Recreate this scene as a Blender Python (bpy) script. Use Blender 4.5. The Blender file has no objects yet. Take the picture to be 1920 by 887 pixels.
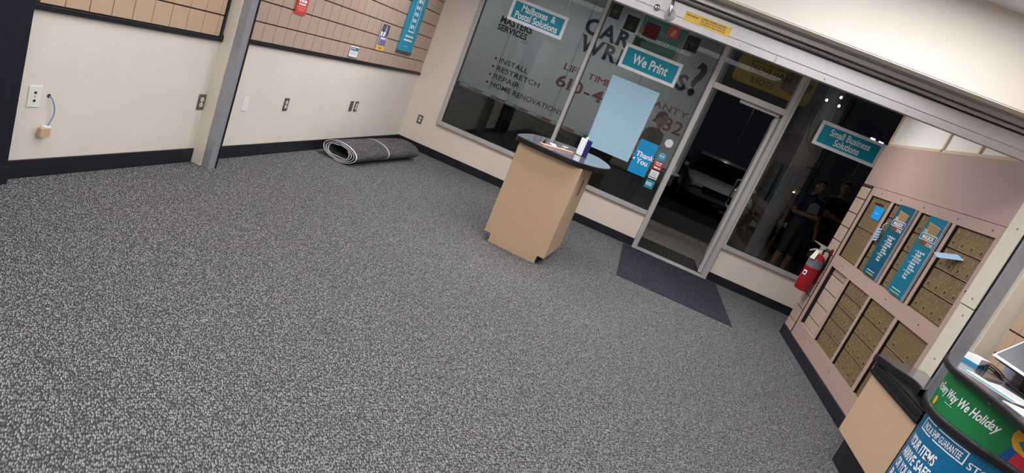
import bpy, bmesh, math, random
from mathutils import Matrix, Vector
random.seed(7)
C = bpy.context.scene.collection
R = math.radians
sc = bpy.context.scene

# ---------------------------------------------------------------- camera
cam_d = bpy.data.cameras.new('camera'); cam = bpy.data.objects.new('camera', cam_d); C.objects.link(cam)
cam_d.sensor_width = 36; cam_d.lens = 1153.747 * 36 / 1920; cam_d.clip_end = 200; cam_d.clip_start = .02
cam.matrix_world = Matrix(((0.90365851, -0.41015773, 0.12317439, 2.92368),
                           (0.21501118, 0.18578166, -0.95877806, -7.75601),
                           (0.37036669, 0.89289182, 0.25607167, 1.53946), (0, 0, 0, 1)))
sc.camera = cam
# ---------------------------------------------------------------- world (night) and exposure
w = bpy.data.worlds.new('night'); sc.world = w; w.use_nodes = True
w.node_tree.nodes['Background'].inputs[0].default_value = (.006, .007, .009, 1)
w.node_tree.nodes['Background'].inputs[1].default_value = .5
sc.view_settings.view_transform = 'Standard'; sc.view_settings.look = 'None'
sc.view_settings.gamma = 1; sc.view_settings.use_curve_mapping = False
sc.view_settings.exposure = 0.15
LAMP = 13.          # emission of the ceiling troffers
LAMP_LOBBY = 18.
W = 5.133           # face of the right mailbox wall
WR = 5.30           # right wall behind the gate
CEIL = 2.70
GY = -3.83          # security gate line

# ---------------------------------------------------------------- materials
def lin(c):
    return tuple((x / 255 / 12.92 if x <= 10 else ((x / 255 + .055) / 1.055) ** 2.4) for x in c)
MATS = {}
def mat(name, rgb, rough=.6, metal=0., spec=.4, noise=0., nscale=30., bump=0., bscale=200., emit=0., stretch=(1, 1, 1), coat=0.):
    if name in MATS: return MATS[name]
    m = bpy.data.materials.new(name); m.use_nodes = True; MATS[name] = m
    nt = m.node_tree; b = nt.nodes['Principled BSDF']; c = (*lin(rgb), 1)
    b.inputs['Base Color'].default_value = c; b.inputs['Roughness'].default_value = rough
    b.inputs['Metallic'].default_value = metal; b.inputs['Specular IOR Level'].default_value = spec
    b.inputs['Coat Weight'].default_value = coat
    if noise or bump:
        tc = nt.nodes.new('ShaderNodeTexCoord'); mp = nt.nodes.new('ShaderNodeMapping')
        mp.inputs['Scale'].default_value = stretch
        nt.links.new(tc.outputs['Object'], mp.inputs[0])
    if noise:
        n = nt.nodes.new('ShaderNodeTexNoise'); n.inputs['Scale'].default_value = nscale; n.inputs['Detail'].default_value = 6
        nt.links.new(mp.outputs[0], n.inputs['Vector'])
        r = nt.nodes.new('ShaderNodeMapRange'); r.inputs['From Min'].default_value = .3; r.inputs['From Max'].default_value = .7
        r.inputs['To Min'].default_value = 1 - noise; r.inputs['To Max'].default_value = 1 + noise
        nt.links.new(n.outputs['Fac'], r.inputs['Value'])
        mx = nt.nodes.new('ShaderNodeVectorMath'); mx.operation = 'SCALE'; mx.inputs[0].default_value = c[:3]
        nt.links.new(r.outputs[0], mx.inputs['Scale']); nt.links.new(mx.outputs[0], b.inputs['Base Color'])
    if bump:
        n2 = nt.nodes.new('ShaderNodeTexNoise'); n2.inputs['Scale'].default_value = bscale; n2.inputs['Detail'].default_value = 3
        nt.links.new(mp.outputs[0], n2.inputs['Vector'])
        bp = nt.nodes.new('ShaderNodeBump'); bp.inputs['Strength'].default_value = bump; bp.inputs['Distance'].default_value = .004
        nt.links.new(n2.outputs['Fac'], bp.inputs['Height']); nt.links.new(bp.outputs[0], b.inputs['Normal'])
    if emit:
        b.inputs['Emission Color'].default_value = c; b.inputs['Emission Strength'].default_value = emit
    return m

def carpet(name, dark, light, sx, sy, lo=.25, hi=.75, rot=0.):
    m = bpy.data.materials.new(name); m.use_nodes = True; nt = m.node_tree; L = nt.links.new
    b = nt.nodes['Principled BSDF']; b.inputs['Roughness'].default_value = .95; b.inputs['Specular IOR Level'].default_value = .1
    tc = nt.nodes.new('ShaderNodeTexCoord'); mp = nt.nodes.new('ShaderNodeMapping'); mp.inputs['Scale'].default_value = (sx, sy, sx)
    vr = nt.nodes.new('ShaderNodeVectorRotate'); vr.rotation_type = 'Z_AXIS'; vr.inputs['Angle'].default_value = rot
    L(tc.outputs['Object'], vr.inputs['Vector']); L(vr.outputs[0], mp.inputs[0])
    nz = nt.nodes.new('ShaderNodeTexNoise'); nz.inputs['Scale'].default_value = .9; nz.inputs['Detail'].default_value = 2
    L(mp.outputs[0], nz.inputs['Vector'])
    ad = nt.nodes.new('ShaderNodeVectorMath'); ad.operation = 'MULTIPLY_ADD'; ad.inputs[1].default_value = (.7, .7, .7)
    L(nz.outputs['Color'], ad.inputs[0]); L(mp.outputs[0], ad.inputs[2])
    v = nt.nodes.new('ShaderNodeTexVoronoi'); v.inputs['Scale'].default_value = 1; v.inputs['Randomness'].default_value = .75
    L(ad.outputs[0], v.inputs['Vector'])
    sep = nt.nodes.new('ShaderNodeSeparateColor'); L(v.outputs['Color'], sep.inputs[0])
    # cell brightness = random per loop, darker towards the loop's edge (painted shade between the loops)
    ed = nt.nodes.new('ShaderNodeMapRange'); ed.inputs['From Min'].default_value = .15; ed.inputs['From Max'].default_value = .62
    ed.inputs['To Min'].default_value = 1; ed.inputs['To Max'].default_value = 0
    L(v.outputs['Distance'], ed.inputs['Value'])
    big = nt.nodes.new('ShaderNodeTexNoise'); big.inputs['Scale'].default_value = .33; big.inputs['Detail'].default_value = 1
    L(mp.outputs[0], big.inputs['Vector'])
    mm = nt.nodes.new('ShaderNodeMath'); mm.operation = 'MULTIPLY_ADD'; mm.inputs[1].default_value = .55
    L(sep.outputs[0], mm.inputs[0]); 
    m2 = nt.nodes.new('ShaderNodeMath'); m2.operation = 'MULTIPLY'; m2.inputs[1].default_value = .65
    L(big.outputs['Fac'], m2.inputs[0]); L(m2.outputs[0], mm.inputs[2])
    m3 = nt.nodes.new('ShaderNodeMath'); m3.operation = 'MULTIPLY'; L(mm.outputs[0], m3.inputs[0]); L(ed.outputs[0], m3.inputs[1])
    cr = nt.nodes.new('ShaderNodeValToRGB'); cr.color_ramp.elements[0].position = lo; cr.color_ramp.elements[1].position = hi
    cr.color_ramp.elements[0].color = (*lin(dark), 1); cr.color_ramp.elements[1].color = (*lin(light), 1)
    L(m3.outputs[0], cr.inputs[0]); L(cr.outputs[0], b.inputs['Base Color'])
    bp = nt.nodes.new('ShaderNodeBump'); bp.inputs['Strength'].default_value = .6; bp.inputs['Distance'].default_value = .006
    L(ed.outputs[0], bp.inputs['Height']); L(bp.outputs[0], b.inputs['Normal'])
    return m

def glass_mat(name, tint=(.93, .96, .96), extra=0.0):
    m = bpy.data.materials.new(name); m.use_nodes = True; nt = m.node_tree; nt.nodes.clear()
    o = nt.nodes.new('ShaderNodeOutputMaterial'); t = nt.nodes.new('ShaderNodeBsdfTransparent'); g = nt.nodes.new('ShaderNodeBsdfGlossy')
    t.inputs[0].default_value = (*tint, 1); g.inputs['Roughness'].default_value = 0
    f = nt.nodes.new('ShaderNodeFresnel'); f.inputs['IOR'].default_value = 1.5
    mx = nt.nodes.new('ShaderNodeMixShader')
    a = nt.nodes.new('ShaderNodeMath'); a.operation = 'MULTIPLY_ADD'; a.inputs[1].default_value = 1.0; a.inputs[2].default_value = extra
    nt.links.new(f.outputs[0], a.inputs[0]); nt.links.new(a.outputs[0], mx.inputs[0])
    nt.links.new(t.outputs[0], mx.inputs[1]); nt.links.new(g.outputs[0], mx.inputs[2]); nt.links.new(mx.outputs[0], o.inputs[0])
    return m

CREAM = mat('cream_paint', (222, 214, 202), .7, noise=.025, nscale=3, bump=.15, bscale=90)
CREAM2 = mat('cream_trim', (214, 206, 188), .5, noise=.03, nscale=8)
PINKW = mat('warm_cream_paint', (228, 214, 198), .7, noise=.025, nscale=3, bump=.15, bscale=90)
BLACKV = mat('black_vinyl', (26, 28, 36), .45, noise=.08, nscale=10)
NAVY = mat('navy_black_laminate', (22, 26, 38), .5, noise=.1, nscale=20)
TILE = mat('tan_slat_laminate', (190, 164, 138), .55, noise=.035, nscale=60)
TILEP = mat('pink_tan_slat_laminate', (182, 159, 142), .55, noise=.035, nscale=60)
PINK = mat('pink_beige_laminate', (176, 150, 139), .5, noise=.05, nscale=160)
GROOVE = mat('dark_brown_groove', (62, 44, 36), .8)
ALU = mat('brushed_aluminium', (190, 187, 184), .42, metal=.28, noise=.05, nscale=20, stretch=(1, 1, 8))
ALUD = mat('grey_gate_channel', (158, 160, 166), .42, metal=.35, noise=.06, nscale=20)
STEEL = mat('gate_steel', (176, 172, 172), .36, metal=.6, noise=.08, nscale=14, stretch=(3, 3, 20))
STEELD = mat('dark_gate_steel', (84, 88, 96), .45, metal=.5, noise=.08, nscale=14)
CHROME = mat('chrome', (200, 200, 200), .2, metal=1)
BLACK = mat('black_plastic', (16, 16, 18), .4)
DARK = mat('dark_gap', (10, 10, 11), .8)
WHITE = mat('white_plastic', (232, 230, 224), .4)
PAPER = mat('white_paper', (238, 240, 242), .7)
TEAL = mat('teal_print', (0, 150, 172), .5)
BEIGE = mat('beige_laminate', (198, 170, 138), .45, noise=.035, nscale=40)
TOPG = mat('grey_laminate_top', (98, 98, 104), .17, spec=.6, noise=.18, nscale=25, coat=.4)
EDGE = mat('black_rubber_edge', (20, 20, 22), .4)
BRONZE = mat('bronze_mailbox', (130, 110, 80), .42, metal=.25, noise=.12, nscale=40)
BRONZED = mat('bronze_recess', (82, 66, 46), .5, metal=.2)
BRONZEL = mat('bronze_light_rim', (164, 142, 106), .4, metal=.3)
SKYBL = mat('pale_blue_board', (172, 208, 228), .6, noise=.02, nscale=8)
CYAN = mat('cyan_print', (0, 150, 208), .5)
RED = mat('red_enamel', (150, 14, 28), .28, spec=.6)
GLASS = glass_mat('window_glass')
GRAIN = 45  # the carpet's loops run askew to the walls
FLOORM = carpet('loop_carpet', (66, 65, 66), (176, 174, 173), 170, 66, .05, .74, R(-GRAIN))
RUGM = carpet('rug_carpet', (62, 60, 62), (168, 164, 164), 120, 120, .1, .8)
MATM = carpet('mat_carpet', (44, 46, 56), (96, 98, 110), 110, 110, .1, .8)

# ---------------------------------------------------------------- mesh helpers
class MB:
    def __init__(s): s.v = []; s.f = []; s.mi = []; s.cur = 0
    def _a(s, vs, fs):
        n = len(s.v); s.v += [tuple(x) for x in vs]; s.f += [tuple(i + n for i in f) for f in fs]; s.mi += [s.cur] * len(fs); return s
    def box(s, x0, x1, y0, y1, z0, z1):
        x0, x1 = min(x0, x1), max(x0, x1); y0, y1 = min(y0, y1), max(y0, y1); z0, z1 = min(z0, z1), max(z0, z1)
        return s._a([(x0, y0, z0), (x1, y0, z0), (x1, y1, z0), (x0, y1, z0), (x0, y0, z1), (x1, y0, z1), (x1, y1, z1), (x0, y1, z1)],
                    [(0, 3, 2, 1), (4, 5, 6, 7), (0, 1, 5, 4), (1, 2, 6, 5), (2, 3, 7, 6), (3, 0, 4, 7)])
    def prism(s, pts, a0, a1, axis='z'):
        n = len(pts)
        def P(p, a): return {'z': (p[0], p[1], a), 'y': (p[0], a, p[1]), 'x': (a, p[0], p[1])}[axis]
        vs = [P(p, a0) for p in pts] + [P(p, a1) for p in pts]
        fs = [tuple(range(n))[::-1], tuple(range(n, 2 * n))] + [(i, (i + 1) % n, n + (i + 1) % n, n + i) for i in range(n)]
        return s._a(vs, fs)
    def tube(s, path, r, n=8, cap=True):
        P = [Vector(p) for p in path]; vs = []; up = None
        for i, p in enumerate(P):
            t = (P[min(i + 1, len(P) - 1)] - P[max(i - 1, 0)]).normalized()
            if up is None:
                up = Vector((0, 0, 1)) if abs(t.z) < .9 else Vector((1, 0, 0))
            a = t.cross(up).normalized(); b = a.cross(t).normalized(); up = b
            rr = r[i] if isinstance(r, (list, tuple)) else r
            for k in range(n):
                th = 2 * math.pi * k / n; vs.append(p + a * rr * math.cos(th) + b * rr * math.sin(th))
        fs = [(i * n + k, i * n + (k + 1) % n, (i + 1) * n + (k + 1) % n, (i + 1) * n + k) for i in range(len(P) - 1) for k in range(n)]
        if cap: fs += [tuple(range(n))[::-1], tuple(range((len(P) - 1) * n, len(P) * n))]
        return s._a(vs, fs)
    def lathe(s, prof, c=(0, 0, 0), n=24, axis='z'):
        vs = []
        for r, h in prof:
            for k in range(n):
                th = 2 * math.pi * k / n; a, b = r * math.cos(th), r * math.sin(th)
                q = {'z': (a, b, h), 'y': (a, h, -b), 'x': (h, a, b)}[axis]
                vs.append((q[0] + c[0], q[1] + c[1], q[2] + c[2]))
        m = len(prof)
        fs = [(i * n + k, i * n + (k + 1) % n, (i + 1) * n + (k + 1) % n, (i + 1) * n + k) for i in range(m - 1) for k in range(n)]
        fs += [tuple(range(n))[::-1], tuple(range((m - 1) * n, m * n))]
        return s._a(vs, fs)
    def build(s, name, m, parent=None, smooth=False, bevel=0., loc=None, segs=2):
        me = bpy.data.meshes.new(name); me.from_pydata(s.v, [], s.f)
        bm = bmesh.new(); bm.from_mesh(me); bmesh.ops.recalc_face_normals(bm, faces=bm.faces); bm.to_mesh(me); bm.free()
        for q in (m if isinstance(m, (list, tuple)) else [m]): me.materials.append(q)
        if isinstance(m, (list, tuple)):
            for p, i in zip(me.polygons, s.mi): p.material_index = i
        if smooth:
            for p in me.polygons: p.use_smooth = True
        o = bpy.data.objects.new(name, me); C.objects.link(o)
        if parent: o.parent = parent
        if loc: o.location = loc
        if bevel:
            b = o.modifiers.new('bevel', 'BEVEL'); b.width = bevel; b.segments = segs; b.limit_method = 'ANGLE'; b.angle_limit = R(40)
        if smooth:
            me.set_sharp_from_angle(angle=R(40))
        return o
def B(*a): return MB().box(*a)
def tag(o, label=None, cat=None, group=None, kind=None):
    for k, v in (('label', label), ('category', cat), ('group', group), ('kind', kind)):
        if v: o[k] = v
    return o
def thing(name, label, cat, loc=(0, 0, 0), rz=0, group=None):
    o = bpy.data.objects.new(name, None); C.objects.link(o); o.empty_display_size = .1
    o.location = loc; o.rotation_euler = (0, 0, rz); return tag(o, label, cat, group)
def struct(name, mb, m, **k): return tag(mb.build(name, m, **k), kind='structure')
LW, RW, FW = R(90), R(-90), 0.   # thing rotations: local x = right, y = into the wall, z = up
def on_left(name, label, cat, y, z, x=0., group=None): return thing(name, label, cat, (x, y, z), LW, group)
def on_right(name, label, cat, y, z, x=W, group=None): return thing(name, label, cat, (x, y, z), RW, group)
def on_front(name, label, cat, x, z, y=0., group=None): return thing(name, label, cat, (x, y, z), FW, group)

def spline(pts, n=8, closed=False):
    out = []; N = len(pts); rng = N if closed else N - 1
    for i in range(rng):
        g = (lambda k: pts[k % N]) if closed else (lambda k: pts[max(0, min(N - 1, k))])
        p0, p1, p2, p3 = g(i - 1), g(i), g(i + 1), g(i + 2)
        for j in range(n):
            t = j / n
            out.append(tuple(.5 * ((2 * b) + (c - a) * t + (2 * a - 5 * b + 4 * c - d) * t * t + (3 * b - a - 3 * c + d) * t ** 3) for a, b, c, d in zip(p0, p1, p2, p3)))
    if not closed: out.append(tuple(pts[-1]))
    return out

# ---------------------------------------------------------------- lettering
def glyphs(s, size, bold=0., shear=0., ext=.0, spacing=1.0, align='LEFT', xs=1.0, line=1.0):
    cu = bpy.data.curves.new('t', 'FONT'); cu.body = s; cu.size = size; cu.offset = bold * size; cu.shear = shear; cu.extrude = ext
    cu.space_character = spacing; cu.align_x = align; cu.resolution_u = 3; cu.space_line = line
    ob = bpy.data.objects.new('t', cu); C.objects.link(ob)
    dg = bpy.context.evaluated_depsgraph_get()
    me = bpy.data.meshes.new_from_object(ob.evaluated_get(dg)); 
    bpy.data.objects.remove(ob); bpy.data.curves.remove(cu)
    for v in me.vertices: v.co.x *= xs
    return me
def fit(me, width=None, height=None):
    xs = [v.co.x for v in me.vertices]; ys = [v.co.y for v in me.vertices]
    if width:
        k = width / (max(xs) - min(xs)); x0 = min(xs)
        for v in me.vertices: v.co.x = (v.co.x - x0) * k
    return me
def letters(parent, s, x, z, size, m, y=-.001, bold=0., shear=0., align='LEFT', xs=1., width=None, spacing=1., mirror=False, name='lettering', line=1., rot=0., pos=None):
    me = glyphs(s, size, bold, shear, .0, spacing, align, xs, line)
    if width: fit(me, width)
    if pos:   # rotate text inside its plane
        pass
    c, sn = math.cos(rot), math.sin(rot)
    for v in me.vertices:
        a, b = (-v.co.x if mirror else v.co.x), v.co.y
        a, b = a * c - b * sn, a * sn + b * c
        v.co = (x + a, y, z + b)
    if mirror: me.flip_normals()
    me.materials.clear(); me.materials.append(m); me.name = name
    o = bpy.data.objects.new(name, me); C.objects.link(o)
    if parent: o.parent = parent
    return o
SERIF = {'A': ([.07, .93], []), 'R': ([.12, .93], [.08]), 'P': ([.14], [.08]), 'I': ([.5], [.5]), 'W': ([], [.05, .95]), 'N': ([.1], [.1, .9]),
         'K': ([.1, .9], [.1, .9]), 'L': ([.1], [.1]), 'E': ([.06], [.06]), 'F': ([.1], [.06]), 'T': ([.5], []), 'M': ([.08, .92], [.08, .92]),
         'Y': ([.5], [.06, .94]), '1': ([.6], []), '4': ([.72], [])}
def serif_letters(parent, s, x, z, h, width, m, bold=.03, name='lettering', y=-.004):
    mb = MB(); size = h / .72; gap = size * .09; cur = 0; sw = size * .2; sh = size * .045
    for ch in s:
        if ch == ' ': cur += size * .34; continue
        me = glyphs(ch, size, bold); xs = [v.co.x for v in me.vertices]; x0, x1 = min(xs), max(xs); n = len(mb.v)
        mb.v += [(cur + v.co.x - x0, 0, v.co.y) for v in me.vertices]
        mb.f += [tuple(i + n for i in p.vertices) for p in me.polygons]; mb.mi += [0] * len(me.polygons)
        w_ = x1 - x0; bo, to = SERIF.get(ch, ([], []))
        for f in bo: q = cur + f * w_; mb._a([(q - sw / 2, 0, 0), (q + sw / 2, 0, 0), (q + sw / 2, 0, sh), (q - sw / 2, 0, sh)], [(0, 1, 2, 3)])
        for f in to: q = cur + f * w_; mb._a([(q - sw / 2, 0, h - sh), (q + sw / 2, 0, h - sh), (q + sw / 2, 0, h), (q - sw / 2, 0, h)], [(0, 1, 2, 3)])
        cur += w_ + gap; bpy.data.meshes.remove(me)
    k = width / (cur - gap)
    mb.v = [(x + a * k, y, z + c) for a, b, c in mb.v]
    return mb.build(name, m, parent)
INK = mat('white_ink', (246, 248, 250), .6); INKN = mat('navy_ink', (38, 44, 70), .6); INKR = mat('maroon_ink', (128, 40, 48), .6)
INKK = mat('dark_ink', (36, 38, 46), .6); mat('banner_ink', (120, 196, 212), .6); mat('card_grey', (150, 156, 160), .6); mat('pale_red', (236, 150, 140), .5)
def scribble(parent, x0, x1, z, h, m, y=-.001, ww=None, name='print_line'):
    # a line of print too small to read: word-long blocks
    mb = MB(); x = x0; ww = ww or h * 2.6
    while x < x1 - 1e-4:
        e_ = min(x1, x + ww * random.uniform(.6, 1.3)); mb._a([(x, y, z), (e_, y, z), (e_, y, z + h), (x, y, z + h)], [(0, 1, 2, 3)]); x = e_ + h * .45
    return mb.build(name, m, parent)

# ================================================================= THE ROOM
struct('floor', B(-.1, 6.3, -9.6, .0, -.1, 0), FLOORM)
ceil = struct('ceiling', B(-.1, 6.3, -9.6, .1, CEIL, CEIL + .1), mat('ceiling_tile', (226, 228, 232), .9, noise=.05, nscale=60, bump=.3, bscale=150))
CT = mat('ceiling_tbar', (214, 216, 220), .5)
for k in range(9):
    B(0, WR, -9.4 + k * .61 - .012, -9.4 + k * .61 + .012, CEIL - .006, CEIL).build('ceiling_bar', CT, ceil)
for k in range(1, 8):
    B(k * .61 - .012, k * .61 + .012, -9.5, -4.08, CEIL - .006, CEIL).build('ceiling_bar', CT, ceil)

# left wall: cream below, slatwall panels above (lobby / behind the gate)
def slats(parent, u0, u1, v0, v1, pu, pv, m, y=-.014, vref=None, uref=None, g=.0095, name='slatwall_tile'):
    """tiles in the local frame x right, z up, face at y"""
    cache = {}
    us = [u0]; k = uref if uref is not None else u0 + pu
    while k < u1 - .02:
        if k > u0 + .02: us.append(k)
        k += pu
    us.append(u1)
    vs = [v0]; k = vref if vref is not None else v0 + pv
    while k < v1 - .02:
        if k > v0 + .02: vs.append(k)
        k += pv
    vs.append(v1)
    for a, b in zip(us, us[1:]):
        for c, d in zip(vs, vs[1:]):
            key = (round(b - a, 4), round(d - c, 4))
            if key not in cache:
                W_, H_ = b - a - g * .55, d - c - g
                f = .0025
                mb = MB()._a([(0, .012, 0), (W_, .012, 0), (W_, .012, H_), (0, .012, H_), (0, f, 0), (W_, f, 0), (W_, f, H_), (0, f, H_),
                              (f, 0, f), (W_ - f, 0, f), (W_ - f, 0, H_ - f), (f, 0, H_ - f)],
                             [(8, 9, 10, 11), (4, 5, 9, 8), (5, 6, 10, 9), (6, 7, 11, 10), (7, 4, 8, 11), (0, 1, 5, 4), (1, 2, 6, 5), (2, 3, 7, 6), (3, 0, 4, 7)])
                o = mb.build(name, m, parent); cache[key] = o
            else:
                o = cache[key].copy(); C.objects.link(o); o.parent = parent
            o.location = (a + g * .3, y, c + g / 2)
def wall_root(name, mb, m, loc, rz):
    o = mb.build(name, m); o.location = loc; o.rotation_euler = (0, 0, rz); return tag(o, kind='structure')
# wall_left local: x = world y, y = -world x, origin (0,0,0)
wl = wall_root('wall_left', B(GY, .0, 0, .1, 0, CEIL), CREAM, (0, 0, 0), LW)
B(GY, -.004, -.003, 0, .93, CEIL).build('slatwall_backing', GROOVE, wl)
B(GY, -.004, -.022, 0, .926, .954).build('edge_trim', BLACKV, wl, bevel=.003)
slats(wl, -3.69, -.004, .954, CEIL - .02, .1437, .1535, TILEP, uref=-3.549, vref=1.098)
wlr = wall_root('wall_left_rear', B(-9.5, GY, 0, .1, 0, CEIL), CREAM, (0, 0, 0), LW)
B(-5.22, GY, -.003, 0, .915, CEIL).build('slatwall_backing', GROOVE, wlr)
B(-5.22, GY, -.022, 0, .905, .934).build('edge_trim', BLACKV, wlr, bevel=.003)
slats(wlr, -5.17, -3.868, .934, CEIL - .02, .1404, .1535, TILE, uref=-5.034, vref=1.082)
B(-3.868, -3.846, -.022, 0, .905, CEIL).build('edge_trim', BLACKV, wlr, bevel=.003)
struct('baseboard_left', B(0, .012, GY + .051, -.0, 0, .105), BLACKV, bevel=.003)
struct('baseboard_left_rear', B(0, .012, -5.2, GY, 0, .105), BLACKV, bevel=.003)
# black tall panel at the frame's left edge
t = thing('display_panel', 'tall navy-black panel against the cream wall at far left', 'panel', (.024, -5.225, 0))
B(.0, .03, -1.1, 0, 0, 2.45).build('side_panel', NAVY, t, bevel=.002)
B(.03, .036, -1.1, -.06, .12, 2.40).build('face_board', NAVY, t, bevel=.002)
B(.0, .04, -1.1, .004, 0, .10).build('kick_strip', BLACKV, t, bevel=.002)

# storefront wall (front): left cream pier, low knee walls, head
FT = .10
wf = struct('wall_front', MB().box(0, .452, 0, FT, 0, CEIL), PINKW)
for i, (a, b) in enumerate(((.452, 3.375), (4.365, 6.2))):
    struct(('wall_front_knee', 'wall_front_corner')[i], MB().box(a, b, 0, FT, 0, .437), PINKW)
struct('wall_front_head', B(.452, 6.2, 0, FT, 2.66, CEIL), PINKW)
struct('baseboard_front', B(0, 3.375, -.012, 0, 0, .105), BLACKV, bevel=.003)
struct('baseboard_front_corner', B(4.365, 6.2, -.012, 0, 0, .105), BLACKV, bevel=.003)
struct('wall_corner', B(6.2, 6.3, -9.6, .1, 0, CEIL), PINKW)
# windows
def window(name, x0, x1, z0=.437, z1=2.66, fl=.045, fr=.045):
    o = MB().box(x0, x0 + fl, -.03, .07, z0, z1).box(x1 - fr, x1, -.03, .07, z0, z1).box(x0, x1, -.035, .07, z0, z0 + .055).box(x0, x1, -.03, .07, z1 - .05, z1).build(name, ALU, bevel=.003)
    tag(o, kind='structure')
    B(x0 + fl - .005, x1 - fr + .005, .015, .021, z0 + .05, z1 - .045).build('pane', GLASS, o)
    MB().box(x0 + fl, x0 + fl + .008, .0, .015, z0 + .055, z1 - .05).box(x1 - fr - .008, x1 - fr, .0, .015, z0 + .055, z1 - .05).box(x0 + fl, x1 - fr, 0, .015, z0 + .055, z0 + .063).build('gasket', BLACK, o)
    return o
window('window_1', .452, 1.955)
window('window_2', 1.957, 3.374, fl=.004, fr=.004)
window('window_3', 4.366, 6.19, fl=.03)
# door frame with transom
df = struct('door_1', MB().box(3.378, 3.440, -.04, .09, 0, 2.66).box(4.305, 4.363, -.04, .09, 0, 2.66).box(3.44, 4.305, -.035, .08, 2.125, 2.195).box(3.44, 4.305, -.03, .08, 2.61, 2.66), ALU, bevel=.003)
B(3.44, 4.305, .015, .021, 2.19, 2.615).build('pane', GLASS, df)
B(3.378, 4.363, -.05, .11, 0, .014).build('threshold', ALU, df, bevel=.003)
B(3.80, 4.28, .03, .075, 2.085, 2.125).build('door_closer', ALU, df, bevel=.004)
B(3.445, 3.455, -.045, -.035, 1.02, 1.12).build('strike_plate', CHROME, df)
# open glass door, swung outwards
dl = tag(bpy.data.objects.new('door_2', None), kind='structure'); C.objects.link(dl); dl.location = (4.30, .075, 0); dl.rotation_euler = (0, 0, R(-8))
MB().box(-.045, 0, 0, .075, .03, 2.09).box(-.045, 0, .80, .885, .03, 2.09).box(-.045, 0, .075, .80, .03, .20).box(-.045, 0, .075, .80, 2.01, 2.09).build('leaf_frame', ALU, dl, bevel=.003)
B(-.026, -.019, .07, .805, .19, 2.015).build('pane', GLASS, dl)
for zz in (.12, 1.0, 1.93): MB().box(-.05, -.046, .01, .06, zz, zz + .13).tube([(-.052, .0, zz), (-.052, .0, zz + .13)], .008, 8).build('hinge', CHROME, dl)
MB().box(-.055, -.045, .815, .87, .98, 1.14).lathe([(.017, 0), (.017, .012)], (-.067, .842, 1.09), 12, 'x').build('lock', CHROME, dl)
MB().tube([(-.045, .80, .85), (-.085, .80, .87), (-.09, .80, .9), (-.09, .80, 1.2), (-.085, .80, 1.23), (-.045, .80, 1.25)], .011, 8).build('pull_handle', CHROME, dl, smooth=True)

# ---------------- right wall with the mailboxes (local frame: x = -world y, y = into the wall)
COL = [(1.355, 1.838), (1.895, 2.408), (2.458, 2.968), (3.02, 3.52)]
UZ = (1.018, 1.66); LZ = (.268, .90)
wr = wall_root('wall_right', B(.99, 3.60, .13, .20, 0, CEIL), PINK, (W, 0, 0), RW)
DEP = .12
def pan(x0, x1, z0, z1, m=PINK, nm='panel', y0=0., y1=.13, bev=.0015): return B(x0, x1, y0, y1, z0, z1).build(nm, m, wr, bevel=bev)
pan(1.275, 3.60, .105, LZ[0]); pan(1.275, 3.60, LZ[1], UZ[0]); pan(1.275, 3.60, UZ[1], 1.741)
xs = [1.275] + [v for c in COL for v in c] + [3.60]
for a, b in zip(xs[::2], xs[1::2]):
    pan(a, b, LZ[0], LZ[1], nm='stile'); pan(a, b, UZ[0], UZ[1], nm='stile')
pan(.99, 3.60, 1.744, 2.150, nm='upper_panel', y1=.12)
for a, b in ((.99, 2.145), (2.155, 2.71), (2.72, 3.60)):
    B(a, b, .03, .05, 2.16, CEIL).build('white_panel', mat('white_panel', (236, 232, 222), .6), wr)
for a in (.99, 2.145, 2.71): B(a, a + .022, .012, .05, 2.155, CEIL).build('panel_frame', mat('tan_frame', (205, 184, 156), .6), wr)
B(.99, 3.6, .012, .05, 2.150, 2.175).build('panel_frame', MATS['tan_frame'], wr)
B(.99, 1.275, .006, .13, .105, 1.741).build('slatwall_backing', GROOVE, wr)
slats(wr, .995, 1.255, .107, 1.717, .135, .1535, TILEP, y=-.006, uref=1.127, vref=.212)
B(1.258, 1.275, -.004, .02, .105, 1.741).build('edge_trim', GROOVE, wr)
B(.99, 1.275, -.004, .02, 1.72, 1.741).build('edge_trim', GROOVE, wr)
B(COL[0][0], COL[0][1], .045, .13, *LZ).build('slatwall_backing', GROOVE, wr)
slats(wr, COL[0][0] + .012, COL[0][1], LZ[0], LZ[1], .1245, .1535, TILEP, y=.034, vref=.366)
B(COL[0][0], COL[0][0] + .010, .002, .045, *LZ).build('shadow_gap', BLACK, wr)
for x, z in ((1.55, 1.70), (2.0, 1.70), (2.45, 1.70), (3.0, 1.70), (3.45, 1.70), (1.6, .96), (2.7, .96), (3.3, .96), (1.7, .2), (2.5, .2), (3.56, 1.3)):
    MB().lathe([(.006, 0), (.006, -.003)], (x, 0, z), 8, 'y').build('screw', BRONZED, wr)
struct('baseboard_right', B(W - .014, W, -3.60, -.99, 0, .105), BLACKV, bevel=.003)
struct('wall_right_rear', B(WR, WR + .1, -9.5, GY + .04, 0, CEIL), CREAM)
wrr = bpy.data.objects['wall_right_rear']
B(WR - .004, WR, -6.5, -3.84, .93, CEIL).build('slatwall_backing', GROOVE, wrr)
e = bpy.data.objects.new('slatwall_panel', None); C.objects.link(e); e.parent = wrr; e.location = (WR, 0, 0); e.rotation_euler = (0, 0, RW)
slats(e, 3.85, 5.3, .95, CEIL - .02, .1437, .1535, TILE, uref=3.945, vref=1.062)
struct('wall_back', B(-.1, 6.3, -9.6, -9.5, 0, CEIL), CREAM)

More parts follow.
